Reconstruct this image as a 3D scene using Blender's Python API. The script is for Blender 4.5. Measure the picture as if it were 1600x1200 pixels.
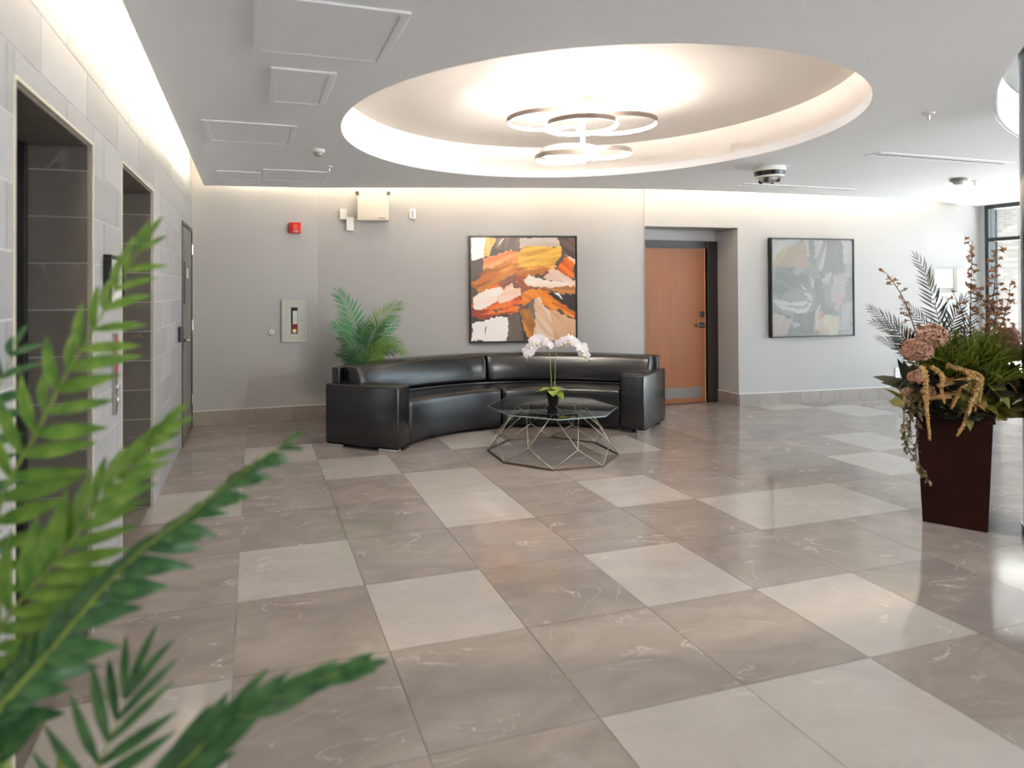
import bpy, bmesh, math, random
import numpy as np
from mathutils import Vector, Matrix
from mathutils.geometry import tessellate_polygon

for o in list(bpy.data.objects):
    bpy.data.objects.remove(o)
SC = bpy.context.scene
COL = SC.collection
random.seed(7)
PI = math.pi

# ------------------------------------------------------------------ camera
TH = 0.292
cd = bpy.data.cameras.new('camera')
cam = bpy.data.objects.new('camera', cd)
COL.objects.link(cam)
cam.matrix_world = (Matrix.Translation((0, 0, 1.4846)) @ Matrix.Rotation(-TH, 4, 'Z')
                    @ Matrix.Rotation(PI / 2 + 0.0084, 4, 'X') @ Matrix.Rotation(-0.004, 4, 'Z'))
cd.sensor_width = 36.0
cd.lens = 995.0 / 1600 * 36
cd.shift_x = (800 - 695.5) / 1600
cd.shift_y = -(600 - 442.6) / 1600
cd.clip_start = 0.05
cd.dof.use_dof = True
cd.dof.focus_distance = 6.0
cd.dof.aperture_fstop = 1.6
SC.camera = cam

# ------------------------------------------------------------------ world, light, exposure
SC.view_settings.view_transform = 'Standard'
SC.view_settings.look = 'None'
SC.view_settings.gamma = 1.0
SC.view_settings.use_curve_mapping = False
SC.view_settings.exposure = 1.22
SC.cycles.max_bounces = 10
SC.cycles.diffuse_bounces = 6
SC.cycles.glossy_bounces = 5
SC.cycles.transparent_max_bounces = 12
SC.cycles.sample_clamp_indirect = 6.0
SC.cycles.caustics_reflective = False
SC.cycles.caustics_refractive = False
SC.cycles.use_denoising = True

SKY = 2.4
COVE = 19.0
RING = 90.0
SUN = 44.0
W = bpy.data.worlds.new('sky')
SC.world = W
W.use_nodes = True
bg = W.node_tree.nodes['Background']
bg.inputs[0].default_value = (0.72, 0.86, 1.0, 1)
bg.inputs[1].default_value = SKY

def portal(loc, rot, sx, sy):
    l = bpy.data.lights.new('window_daylight', 'AREA')
    l.shape = 'RECTANGLE'; l.size = sx; l.size_y = sy
    l.cycles.is_portal = True
    o = bpy.data.objects.new('window_daylight', l); COL.objects.link(o)
    o.location = loc; o.rotation_euler = rot
    return o
sl = bpy.data.lights.new('sun', 'SUN'); sl.energy = SUN; sl.angle = 0.009; sl.color = (1.0, 1.0, 1.0)
so = bpy.data.objects.new('sun', sl); COL.objects.link(so)
so.rotation_euler = Vector((0.06, -0.6, -0.8)).to_track_quat('-Z', 'Y').to_euler()   # high, from beyond the back wall: it never enters the lobby
def lamp(loc, power, rad=0.16):
    l = bpy.data.lights.new('fill_light', 'POINT'); l.energy = power; l.shadow_soft_size = rad; l.color = (1.0, 0.99, 0.98)
    o = bpy.data.objects.new('fill_light', l); COL.objects.link(o); o.location = loc
    return o
lamp((5.4, -1.3, 2.30), 190)      # unseen fill light, added right of the camera to lift near floor and ceiling
portal((9.78, 1.6, 1.3), (0, PI / 2, 0), 2.6, 9.4)
portal((7.6, -4.36, 1.3), (-PI / 2, 0, 0), 3.6, 2.6)  # portal of the added, unseen front windows

# ------------------------------------------------------------------ helpers
def lin(c):
    c = c / 255.0
    return c / 12.92 if c <= 0.04045 else ((c + 0.055) / 1.055) ** 2.4
def rgb(r, g, b):
    return (lin(r), lin(g), lin(b), 1.0)

MATS = {}
def mat(name, c, rough=0.5, metal=0.0, spec=0.5, noise=0.0, scale=8.0, bump=0.0, bscale=60.0, emit=None, es=0.0,
        coat=0.0, rand=0.0, stretch=None, detail=4.0, coat_rough=0.1, sss=0.0):
    if name in MATS:
        return MATS[name]
    m = bpy.data.materials.new(name); m.use_nodes = True
    nt = m.node_tree; N = nt.nodes; L = nt.links
    b = N['Principled BSDF']
    b.inputs['Base Color'].default_value = c
    b.inputs['Roughness'].default_value = rough
    b.inputs['Metallic'].default_value = metal
    b.inputs['Specular IOR Level'].default_value = spec
    b.inputs['Coat Weight'].default_value = coat
    b.inputs['Coat Roughness'].default_value = coat_rough
    if sss:
        b.inputs['Subsurface Weight'].default_value = sss
        b.inputs['Subsurface Radius'].default_value = (0.01, 0.02, 0.005)
    if emit:
        b.inputs['Emission Color'].default_value = emit
        b.inputs['Emission Strength'].default_value = es
    tc = N.new('ShaderNodeTexCoord')
    mp = N.new('ShaderNodeMapping')
    L.new(tc.outputs['Object'], mp.inputs['Vector'])
    if stretch:
        mp.inputs['Scale'].default_value = stretch
    last = None
    if noise:
        n = N.new('ShaderNodeTexNoise'); n.inputs['Scale'].default_value = scale; n.inputs['Detail'].default_value = detail
        L.new(mp.outputs[0], n.inputs['Vector'])
        r = N.new('ShaderNodeMapRange'); r.inputs[1].default_value = 0.25; r.inputs[2].default_value = 0.75
        r.inputs[3].default_value = 1 - noise; r.inputs[4].default_value = 1 + noise
        L.new(n.outputs[0], r.inputs[0]); last = r.outputs[0]
    if rand:
        oi = N.new('ShaderNodeObjectInfo')
        r2 = N.new('ShaderNodeMapRange'); r2.inputs[3].default_value = 1 - rand; r2.inputs[4].default_value = 1 + rand
        L.new(oi.outputs['Random'], r2.inputs[0])
        if last is None: last = r2.outputs[0]
        else:
            mu = N.new('ShaderNodeMath'); mu.operation = 'MULTIPLY'
            L.new(last, mu.inputs[0]); L.new(r2.outputs[0], mu.inputs[1]); last = mu.outputs[0]
    if last is not None:
        hs = N.new('ShaderNodeHueSaturation'); hs.inputs['Color'].default_value = c
        L.new(last, hs.inputs['Value']); L.new(hs.outputs[0], b.inputs['Base Color'])
    if bump:
        n2 = N.new('ShaderNodeTexNoise'); n2.inputs['Scale'].default_value = bscale; n2.inputs['Detail'].default_value = 3
        L.new(mp.outputs[0], n2.inputs['Vector'])
        bp = N.new('ShaderNodeBump'); bp.inputs['Strength'].default_value = bump; bp.inputs['Distance'].default_value = 0.01
        L.new(n2.outputs[0], bp.inputs['Height']); L.new(bp.outputs[0], b.inputs['Normal'])
    MATS[name] = m
    return m

def stone(name, c, rough, lo=0.86, hi=1.1, vein=0.5, vcol=(0.75, 0.7, 0.64, 1), scale=2.0, tone=0.06, grain=(1, 1, 1), spec=0.5):
    m = bpy.data.materials.new(name); m.use_nodes = True
    nt = m.node_tree; N = nt.nodes; L = nt.links
    b = N['Principled BSDF']; b.inputs['Roughness'].default_value = rough; b.inputs['Specular IOR Level'].default_value = spec
    tc = N.new('ShaderNodeTexCoord'); oi = N.new('ShaderNodeObjectInfo')
    mul = N.new('ShaderNodeVectorMath'); mul.operation = 'MULTIPLY'; mul.inputs[1].default_value = grain
    L.new(tc.outputs['Object'], mul.inputs[0])
    ad = N.new('ShaderNodeVectorMath'); ad.operation = 'ADD'
    sc = N.new('ShaderNodeMath'); sc.operation = 'MULTIPLY'; sc.inputs[1].default_value = 61.7
    L.new(oi.outputs['Random'], sc.inputs[0]); L.new(mul.outputs[0], ad.inputs[0]); L.new(sc.outputs[0], ad.inputs[1])
    n = N.new('ShaderNodeTexNoise'); n.inputs['Scale'].default_value = scale; n.inputs['Detail'].default_value = 7
    n.inputs['Roughness'].default_value = 0.62; n.inputs['Distortion'].default_value = 1.2
    L.new(ad.outputs[0], n.inputs['Vector'])
    r = N.new('ShaderNodeMapRange'); r.inputs[1].default_value = 0.25; r.inputs[2].default_value = 0.75
    r.inputs[3].default_value = lo; r.inputs[4].default_value = hi
    L.new(n.outputs[0], r.inputs[0])
    t = N.new('ShaderNodeMapRange'); t.inputs[3].default_value = 1 - tone; t.inputs[4].default_value = 1 + tone
    L.new(oi.outputs['Random'], t.inputs[0])
    mu = N.new('ShaderNodeMath'); mu.operation = 'MULTIPLY'; L.new(r.outputs[0], mu.inputs[0]); L.new(t.outputs[0], mu.inputs[1])
    hs = N.new('ShaderNodeHueSaturation'); hs.inputs['Color'].default_value = c; L.new(mu.outputs[0], hs.inputs['Value'])
    v = N.new('ShaderNodeTexNoise'); v.inputs['Scale'].default_value = scale * 0.8; v.inputs['Detail'].default_value = 4
    v.inputs['Distortion'].default_value = 2.2
    L.new(ad.outputs[0], v.inputs['Vector'])
    s = N.new('ShaderNodeMath'); s.operation = 'SUBTRACT'; s.inputs[1].default_value = 0.5; L.new(v.outputs[0], s.inputs[0])
    a = N.new('ShaderNodeMath'); a.operation = 'ABSOLUTE'; L.new(s.outputs[0], a.inputs[0])
    vr = N.new('ShaderNodeMapRange'); vr.inputs[1].default_value = 0.0; vr.inputs[2].default_value = 0.012
    vr.inputs[3].default_value = 1.0; vr.inputs[4].default_value = 0.0; L.new(a.outputs[0], vr.inputs[0])
    # veins broken up
    n3 = N.new('ShaderNodeTexNoise'); n3.inputs['Scale'].default_value = scale * 1.6; n3.inputs['Detail'].default_value = 2
    L.new(ad.outputs[0], n3.inputs['Vector'])
    r3 = N.new('ShaderNodeMapRange'); r3.inputs[1].default_value = 0.5; r3.inputs[2].default_value = 0.7; r3.inputs[3].default_value = 0; r3.inputs[4].default_value = vein
    L.new(n3.outputs[0], r3.inputs[0])
    m2 = N.new('ShaderNodeMath'); m2.operation = 'MULTIPLY'; L.new(vr.outputs[0], m2.inputs[0]); L.new(r3.outputs[0], m2.inputs[1])
    mx = N.new('ShaderNodeMixRGB'); mx.inputs['Color2'].default_value = vcol
    L.new(m2.outputs[0], mx.inputs['Fac']); L.new(hs.outputs[0], mx.inputs['Color1'])
    L.new(mx.outputs[0], b.inputs['Base Color'])
    return m

class MB:
    """collects shapes and builds them as one mesh"""
    def __init__(s):
        s.v = []; s.f = []
    def add(s, vs, fs):
        n = len(s.v); s.v += [tuple(v) for v in vs]; s.f += [tuple(i + n for i in f) for f in fs]; return s
    def box(s, x0, x1, y0, y1, z0, z1, M=None):
        vs = [Vector((x, y, z)) for z in (z0, z1) for y in (y0, y1) for x in (x0, x1)]
        if M: vs = [M @ v for v in vs]
        return s.add(vs, [(0, 2, 3, 1), (4, 5, 7, 6), (0, 1, 5, 4), (2, 6, 7, 3), (0, 4, 6, 2), (1, 3, 7, 5)])
    def prism(s, poly, z0, z1):
        n = len(poly)
        vs = [(p[0], p[1], z0) for p in poly] + [(p[0], p[1], z1) for p in poly]
        fs = [tuple(range(n - 1, -1, -1)), tuple(range(n, 2 * n))] + [(i, (i + 1) % n, n + (i + 1) % n, n + i) for i in range(n)]
        return s.add(vs, fs)
    def tube(s, pts, r, seg=8, cap=True, square=False):
        pts = [Vector(p) for p in pts]; n = len(pts)
        rs = r if isinstance(r, (list, tuple)) else [r] * n
        vs = []; up = None
        for i, p in enumerate(pts):
            t = (pts[min(i + 1, n - 1)] - pts[max(i - 1, 0)]).normalized()
            if up is None:
                up = Vector((0, 0, 1)) if abs(t.z) < 0.9 else Vector((1, 0, 0))
            a = t.cross(up).normalized(); b = a.cross(t).normalized(); up = b
            for k in range(seg):
                q = 2 * PI * k / seg + (PI / 4 if square else 0)
                vs.append(p + (a * math.cos(q) + b * math.sin(q)) * rs[i])
        fs = []
        for i in range(n - 1):
            for k in range(seg):
                k2 = (k + 1) % seg
                fs.append((i * seg + k, i * seg + k2, (i + 1) * seg + k2, (i + 1) * seg + k))
        if cap:
            fs.append(tuple(range(seg - 1, -1, -1))); fs.append(tuple((n - 1) * seg + k for k in range(seg)))
        return s.add(vs, fs)
    def lathe(s, prof, seg=24, c=(0, 0, 0), axis='z', M=None):
        vs = []; n = len(prof)
        for r, z in prof:
            for k in range(seg):
                a = 2 * PI * k / seg
                if axis == 'z': p = Vector((c[0] + r * math.cos(a), c[1] + r * math.sin(a), c[2] + z))
                elif axis == 'y': p = Vector((c[0] + r * math.cos(a), c[1] + z, c[2] + r * math.sin(a)))
                else: p = Vector((c[0] + z, c[1] + r * math.cos(a), c[2] + r * math.sin(a)))
                vs.append(M @ p if M else p)
        fs = []
        for i in range(n - 1):
            for k in range(seg):
                k2 = (k + 1) % seg
                fs.append((i * seg + k, i * seg + k2, (i + 1) * seg + k2, (i + 1) * seg + k))
        fs.append(tuple(range(seg - 1, -1, -1))); fs.append(tuple((n - 1) * seg + k for k in range(seg)))
        return s.add(vs, fs)
    def ball(s, c, r, seg=10, rings=6, sc=(1, 1, 1)):
        vs = [(c[0], c[1], c[2] - r * sc[2])]
        for i in range(1, rings):
            a = -PI / 2 + PI * i / rings
            for k in range(seg):
                b = 2 * PI * k / seg
                vs.append((c[0] + r * sc[0] * math.cos(a) * math.cos(b), c[1] + r * sc[1] * math.cos(a) * math.sin(b), c[2] + r * sc[2] * math.sin(a)))
        vs.append((c[0], c[1], c[2] + r * sc[2])); T = len(vs) - 1
        fs = []
        for k in range(seg):
            k2 = (k + 1) % seg
            fs.append((0, 1 + k2, 1 + k)); fs.append((T, 1 + (rings - 2) * seg + k, 1 + (rings - 2) * seg + k2))
            for i in range(rings - 2):
                a = 1 + i * seg
                fs.append((a + k, a + k2, a + seg + k2, a + seg + k))
        return s.add(vs, fs)
    def mesh(s, name, m, smooth=False, fix=True):
        me = bpy.data.meshes.new(name); me.from_pydata(s.v, [], s.f)
        if fix:
            bm = bmesh.new(); bm.from_mesh(me); bmesh.ops.recalc_face_normals(bm, faces=bm.faces); bm.to_mesh(me); bm.free()
        if m: me.materials.append(m)
        if smooth: me.shade_smooth()
        me.update(); return me
    def build(s, name, m, parent=None, smooth=False, bevel=0.0, bseg=2, loc=None, rot=None, fix=True, auto=False):
        o = link(name, s.mesh(name, m, smooth, fix), parent, loc, rot)
        if bevel:
            b = o.modifiers.new('bevel', 'BEVEL'); b.width = bevel; b.segments = bseg; b.limit_method = 'ANGLE'; b.angle_limit = 0.6
            b.harden_normals = False
        if auto:
            o.data.set_sharp_from_angle(angle=0.7)
        return o

def link(name, me, parent=None, loc=None, rot=None):
    o = bpy.data.objects.new(name, me); COL.objects.link(o)
    if parent: o.parent = parent
    if loc is not None: o.location = loc
    if rot is not None: o.rotation_euler = rot
    return o
def tag(o, label, cat, group=None):
    o['label'] = label; o['category'] = cat
    if group: o['group'] = group
    return o
def thing(name, label, cat, loc=(0, 0, 0), rz=0.0, group=None):
    o = bpy.data.objects.new(name, None); COL.objects.link(o); o.empty_display_size = 0.1
    o.location = loc; o.rotation_euler = (0, 0, rz)
    return tag(o, label, cat, group)
def struct(o):
    o['kind'] = 'structure'; return o
def text_mesh(body, size, m, depth=0.001):
    cu = bpy.data.curves.new('lettering', 'FONT'); cu.body = body; cu.size = size; cu.align_x = 'CENTER'; cu.align_y = 'CENTER'; cu.extrude = depth
    o = bpy.data.objects.new('tmp', cu); COL.objects.link(o)
    dg = bpy.context.evaluated_depsgraph_get()
    me = bpy.data.meshes.new_from_object(o.evaluated_get(dg)); bpy.data.objects.remove(o)
    me.materials.clear(); me.materials.append(m); return me

# ------------------------------------------------------------------ materials
M_wall = mat('painted_plaster', rgb(174, 173, 173), 0.6, noise=0.015, scale=3, bump=0.03, bscale=180, spec=0.3)
M_ceil = mat('ceiling_paint', rgb(244, 247, 252), 0.75, noise=0.01, scale=2, spec=0.2)
M_recess = mat('recess_paint', rgb(244, 238, 232), 0.7, spec=0.2)
M_white = mat('white_plastic', rgb(232, 231, 226), 0.4)
M_black = mat('black_metal', rgb(28, 27, 27), 0.35)
M_frame = mat('dark_bronze_frame', rgb(52, 54, 56), 0.35, metal=0.3)
M_steel = mat('brushed_steel', rgb(188, 186, 182), 0.28, metal=1.0, bump=0.02, bscale=200)
M_chrome = mat('chrome', rgb(225, 225, 225), 0.1, metal=1.0)
M_champ = mat('brushed_nickel', rgb(178, 164, 146), 0.3, metal=1.0)
M_grout = mat('grey_grout', rgb(128, 120, 112), 0.8)
M_grout_w = mat('pale_grout', rgb(222, 221, 218), 0.8)
M_leather = mat('black_leather', rgb(5, 5, 6), 0.27, noise=0.1, scale=6, bump=0.04, bscale=240, spec=0.45, coat=0.5, coat_rough=0.22)
M_wood = mat('oak_veneer', rgb(142, 84, 42), 0.45, noise=0.12, scale=5, stretch=(9, 9, 0.25), detail=6)
M_doorgrey = mat('grey_painted_steel', rgb(112, 110, 104), 0.4)
M_trimcream = mat('cream_metal_trim', rgb(225, 217, 200), 0.35)
T_mid = stone('floor_tile_taupe', rgb(152, 144, 139), 0.095, lo=0.76, hi=1.16, vein=0.9, vcol=(.62, .56, .51, 1), grain=(1, 1.9, 1))
T_light = stone('floor_tile_pale', rgb(177, 173, 169), 0.095, lo=0.9, hi=1.08, vein=0.5, tone=0.03, grain=(1, 1.9, 1))
T_grey = stone('floor_tile_grey', rgb(148, 141, 137), 0.095, lo=0.78, hi=1.14, vein=0.9, vcol=(.62, .56, .51, 1), grain=(1, 1.9, 1))
T_wall = stone('wall_tile_grey', rgb(164, 165, 168), 0.4, lo=0.93, hi=1.05, vein=0.08, tone=0.11, grain=(0.4, 1, 2.5))
T_dark = stone('niche_tile_dark', rgb(112, 105, 99), 0.35, lo=0.82, hi=1.12, vein=0.25, tone=0.08)  # darker tile tone for the niche returns and soffits
T_base = stone('baseboard_tile_taupe', rgb(150, 141, 134), 0.25, lo=0.88, hi=1.1, vein=0.3, tone=0.07)
M_cove = mat('cove_led', (1, 0.86, 0.66, 1), 0.5, emit=(1.0, 0.82, 0.58, 1), es=COVE)
M_cove_b = mat('cove_led_dim', (1, 0.86, 0.66, 1), 0.5, emit=(1.0, 0.82, 0.58, 1), es=COVE * 0.6)
M_led = mat('ring_led', (1, 0.95, 0.88, 1), 0.5, emit=(1.0, 0.90, 0.81, 1), es=RING)

# ------------------------------------------------------------------ floor
TS = 0.61
GX, GY = -0.079, 3.187
LX0, LX1 = -0.665, 9.65
floor = struct(MB().box(-1.1, 9.9, -4.2, 7.6, -0.06, -0.0045).build('floor', M_grout))
def tilemesh(name, m, sx, sy, t=0.014, ch=0.0015):
    b = MB(); x, y = sx / 2, sy / 2
    vs = [(-x, -y, -t), (x, -y, -t), (x, y, -t), (-x, y, -t), (-x, -y, -ch), (x, -y, -ch), (x, y, -ch), (-x, y, -ch),
          ]
    vs = vs[:4] + [(p[0], p[1], 0.0) for p in vs[:4]]
    fs = [(4, 5, 6, 7)]
    for k in range(4):
        j = (k + 1) % 4
        fs += [(k, j, 4 + j, 4 + k)]
    b.add(vs, fs)
    return b.mesh(name, m)
fl = TS - 0.003
FM = {'m': tilemesh('tile', T_mid, fl, fl), 'l': tilemesh('tile', T_light, fl, fl), 'g': tilemesh('tile', T_grey, fl, fl)}
LIGHT = {(0, 0), (1, -1), (2, 1), (2, 2), (1, 3), (3, -1), (4, -2), (4, 1), (5, 0), (6, 0), (0, 4), (-1, 2), (-1, -2), (2, -3), (3, -3),
         (10, 5), (11, 4), (9, 2), (8, 1), (12, 3), (13, 2), (12, 0), (10, -1), (7, -3), (3, 4), (5, 3)}
GREY = {(2, 0), (3, 0), (4, 0), (4, -1), (5, -1), (2, -1), (3, 1), (5, 1), (7, 1), (0, 2), (1, 1), (7, -2), (2, -2), (9, 3), (6, 2), (0, 1)}
rt = random.Random(3)
def wall_v(u):
    P = [(0.71, 7.44)] + BACK[1:]
    if u <= 0.71: return 7.44
    for a, b in zip(BACK[:-1], BACK[1:]):
        if a[0] <= u <= b[0]:
            return a[1] + (b[1] - a[1]) * (u - a[0]) / (b[0] - a[0])
    return BACK[-1][1]
BACK = [(0.71, 7.44), (1.31, 7.32), (2.2, 7.125), (3.0, 6.96), (3.7, 6.815), (4.52, 6.66), (5.785, 6.555), (7.8, 6.43), (9.65, 6.32)]
restm = MB()
for i in range(-1, 16):
    for j in range(-12, 7):
        x0, x1 = GX + i * TS, GX + (i + 1) * TS
        y0, y1 = GY + j * TS, GY + (j + 1) * TS
        x0c, x1c = max(x0, -0.98 if True else x0), min(x1, LX1)
        if y0 > max(wall_v(x0), wall_v(x1)) + 0.35: continue
        y1c = min(y1, 7.45)
        if y1c - y0 < 0.03: continue
        k = 'l' if (i, j) in LIGHT else 'g' if (i, j) in GREY else ('l' if (i > 13 or j < -4) and rt.random() < 0.22 else ('g' if rt.random() < 0.4 else 'm'))
        if j < -6:
            if k != 'l': restm.box(x0 + .0015, x1 - .0015, y0 + .0015, y1 - .0015, -0.014, 0)
            continue
        if i == -1:
            me = tilemesh('tile', FM[k].materials[0], fl, y1c - y0 - 0.003)
        elif y1c < y1:
            me = tilemesh('tile', FM[k].materials[0], fl, y1c - y0 - 0.003)
        else: me = FM[k]
        link('tile', me, floor, ((x0 + x1) / 2, (y0 + y1c) / 2, 0))
r = restm.build('far_tiles', T_mid, floor); r['kind'] = 'stuff'

# ------------------------------------------------------------------ left wall (local x along the wall, -y into the room)
LWP = Vector((-0.684, 1.2, 0)); LWR = math.atan2(7.44 - 1.2, -0.645 + 0.684)
N1, N2, DR = (0.97, 1.89, 2.115), (2.52, 3.58, 2.16), (5.262, 6.202, 2.14)
TOPZ = 2.915
wl = MB()
def seg(a, b, z0, z1, y0=0.0008, y1=0.40): wl.box(a, b, y0, y1, z0, z1)
seg(-5.2, N1[0], -.05, TOPZ); seg(N1[0], N1[1], N1[2], TOPZ); seg(N1[1], N2[0], -.05, TOPZ); seg(N2[0], N2[1], N2[2], TOPZ)
seg(N2[1], DR[0], -.05, TOPZ); seg(DR[0], DR[1], DR[2], TOPZ); seg(DR[1], 6.5, -.05, TOPZ)
wl.box(N1[0], N1[1], 0.33, 0.40, -.05, N1[2]); wl.box(N2[0], N2[1], 0.33, 0.40, -.05, N2[2]); wl.box(DR[0], DR[1], 0.2, 0.4, -.05, DR[2])
wall_left = struct(wl.build('wall_left', M_grout_w, loc=LWP, rot=(0, 0, LWR)))
WT = {}
def wtile(parent, x0, x1, z0, z1, y, m, flip=None):
    """one wall tile, its face at y - 0.010; flip: lies across the niche (faces -x)"""
    g = 0.005
    key = (round(x1 - x0, 3), round(z1 - z0, 3), m.name, flip)
    if key not in WT:
        a, h = (x1 - x0) / 2 - g / 2, (z1 - z0) / 2 - g / 2
        WT[key] = MB().box(-a, a, -0.010, 0.0, -h, h).mesh('tile', m)
    if flip: link('tile', WT[key], parent, (y, (x0 + x1) / 2, (z0 + z1) / 2), (0, 0, -PI / 2))
    else: link('tile', WT[key], parent, ((x0 + x1) / 2, y, (z0 + z1) / 2))
def clip(a, b, holes):
    out = [(a, b)]
    for h0, h1 in holes:
        nx = []
        for p, q in out:
            if q <= h0 or p >= h1: nx.append((p, q))
            else:
                if p < h0: nx.append((p, h0))
                if q > h1: nx.append((h1, q))
        out = nx
    return [(p, q) for p, q in out if q - p > 0.03]
tr = 0.012
for r_ in range(15):
    z0, z1 = r_ * 0.2, min((r_ + 1) * 0.2, TOPZ)
    # split courses at the niche heads
    zs = sorted({z0, z1} | {h for h in (N1[2], N2[2], DR[2]) if z0 + 0.02 < h < z1 - 0.02 and False})
    x = -0.6 - (0.6 if r_ % 2 else 0.9)
    while x < 6.24:
        x2 = x + (1.2 if (r_ in (11, 12) and x > 3) else 0.6)
        zm = (z0 + z1) / 2
        holes = [(n[0] - tr, n[1] + tr) for n in (N1, N2, DR) if zm < n[2]]
        for p, q in clip(max(x, -1.2), min(x2, 6.236), holes):
            wtile(wall_left, p, q, z0, z1, 0.008, T_wall)
        for h0, h1, h in (N1, N2, DR):
            if z0 + .02 < h < z1 - .02 and zm < h:
                p, q = max(x, h0 - tr), min(x2, h1 + tr)
                if q - p > .03: wtile(wall_left, p, q, h + (.010 if h != DR[2] else 0), z1, 0.008, T_wall)
        x = x2
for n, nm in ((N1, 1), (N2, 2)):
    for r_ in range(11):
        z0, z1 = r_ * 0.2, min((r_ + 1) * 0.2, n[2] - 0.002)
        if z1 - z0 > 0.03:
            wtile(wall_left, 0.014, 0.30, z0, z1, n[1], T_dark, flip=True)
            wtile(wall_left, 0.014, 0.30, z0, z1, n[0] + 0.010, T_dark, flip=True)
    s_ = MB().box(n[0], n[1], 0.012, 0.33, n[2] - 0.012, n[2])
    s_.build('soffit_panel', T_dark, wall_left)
# metal edge trims round the niches
for n in (N1, N2):
    for xx in (n[0] - tr, n[1]):
        MB().box(xx, xx + tr, -0.004, 0.02, 0, n[2]).build('edge_trim', M_trimcream, wall_left)
    MB().box(n[0] - tr, n[1] + tr, -0.004, 0.02, n[2] - 0.001, n[2] + 0.010).build('edge_trim', M_trimcream, wall_left)
# elevator fronts inside the niches
for n, k in ((N1, 1), (N2, 2)):
    e = struct(bpy.data.objects.new('door_%d' % k, None)); COL.objects.link(e)
    e.location = LWP; e.rotation_euler = (0, 0, LWR)
    f = MB()
    f.box(n[0] + .012, n[0] + 0.10, 0.285, 0.33, 0, n[2] - .012); f.box(n[1] - 0.052, n[1] - .010, 0.240, 0.33, 0, n[2] - .012)
    f.box(n[0] + .1, n[1] - 0.052, 0.285, 0.33, n[2] - 0.10, n[2] - .012)
    f.build('door_frame', M_black, e, bevel=0.003)
    mid = (n[0] + n[1]) / 2
    MB().box(n[0] + 0.1, mid - 0.002, 0.305, 0.328, 0.004, n[2] - 0.1).build('door_panel', M_steel, e)
    MB().box(mid + 0.002, n[1] - 0.052, 0.305, 0.328, 0.004, n[2] - 0.1).build('door_panel', M_steel, e)
# grey steel door near the corner
d3 = struct(bpy.data.objects.new('door_3', None)); COL.objects.link(d3); d3.location = LWP; d3.rotation_euler = (0, 0, LWR)
f = MB(); f.box(DR[0], DR[0] + .03, -.012, 0.12, 0, DR[2]); f.box(DR[1] - .03, DR[1], -.012, 0.12, 0, DR[2]); f.box(DR[0] + .03, DR[1] - .03, -.012, 0.12, DR[2] - .035, DR[2])
f.build('door_frame', mat('dark_grey_steel', rgb(78, 76, 72), 0.4), d3, bevel=0.003)
f = MB(); f.box(DR[0] + .033, DR[1] - .033, 0.0, 0.045, 0.02, DR[2] - .038); f.build('door_leaf', M_doorgrey, d3, bevel=0.002)
wn = MB().box(DR[0] + .20, DR[0] + .30, -0.006, 0.002, 1.34, 1.76).build('vision_panel', M_black, d3, bevel=0.002); wn['label'] = 'narrow black vision panel'
MB().box(DR[0] + .45, DR[0] + .58, -0.004, 0.002, 1.60, 1.70).build('sign_plate', M_white, d3)
lv = MB().box(DR[0] + .05, DR[0] + .10, -0.012, 0.0, 0.90, 1.11).build('lock_plate', M_black, d3, bevel=0.003)
l2 = MB(); l2.tube([(DR[0] + .075, -0.01, 1.0), (DR[0] + .075, -0.06, 1.0), (DR[0] + .19, -0.06, 0.995)], 0.010); l2.build('lever_handle', M_chrome, lv, smooth=True)
for z in (0.25, 1.05, 1.86):
    MB().lathe([(0.012, 0), (0.012, 0.11)], 10, (DR[1] - .03, -0.012, z)).build('hinge', M_steel, d3)
MB().box(DR[0] + .033, DR[1] - .033, -.012, 0.05, 0.0, 0.018).build('threshold', mat('brass_sill', rgb(150, 128, 96), 0.35, metal=0.8), d3)

def wall_thing(name, label, cat, frame, x, z, group=None):
    """an Empty on a wall: frame = (origin, rz); x along the wall"""
    o, rz = frame
    p = Vector(o) + Vector((math.cos(rz), math.sin(rz), 0)) * x
    return thing(name, label, cat, (p.x, p.y, z), rz, group)
LW = (LWP, LWR)
OFF = -0.003
# framed screen between the elevators
t = wall_thing('framed_notice', 'black framed notice hung on the grey tiled pier between the elevator niches', 'sign', LW, 2.25, 1.40)
fr = MB(); w_, h_ = 0.17, 0.25
fr.box(-w_, w_, OFF - .035, OFF, 0, .018); fr.box(-w_, w_, OFF - .035, OFF, h_ - .018, h_); fr.box(-w_, -w_ + .018, OFF - .035, OFF, .018, h_ - .018); fr.box(w_ - .018, w_, OFF - .035, OFF, .018, h_ - .018)
fr.build('frame', M_black, t, bevel=0.002)
MB().box(-w_ + .018, w_ - .018, OFF - .02, OFF - .002, .018, h_ - .018).build('sheet', mat('notice_paper', rgb(226, 226, 222), 0.3, noise=0.04, scale=30), t)
# call station
t = wall_thing('elevator_call_station', 'slim steel elevator call station with a red plate on the tiled pier', 'call panel', LW, 2.31, 0.87)
MB().box(-.035, .035, OFF - .012, OFF, 0, 0.40).build('back_plate', M_steel, t, bevel=0.002)
rp = MB().box(-.028, .028, OFF - .015, OFF - .012, 0.20, 0.385).build('notice_plate', mat('red_plate', rgb(176, 70, 66), 0.4, noise=0.08, scale=40), t); rp['label'] = 'red notice plate'
for z in (0.07, 0.13):
    MB().lathe([(0.014, 0), (0.014, -0.008), (0.010, -0.011)], 14, (0, OFF - .012, z), 'y').build('button', M_chrome, t, smooth=False)
for z in (0.015, 0.388):
    MB().lathe([(0.004, 0), (0.004, -0.002)], 8, (0, OFF - .0125, z), 'y').build('screw', M_chrome, t)
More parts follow.
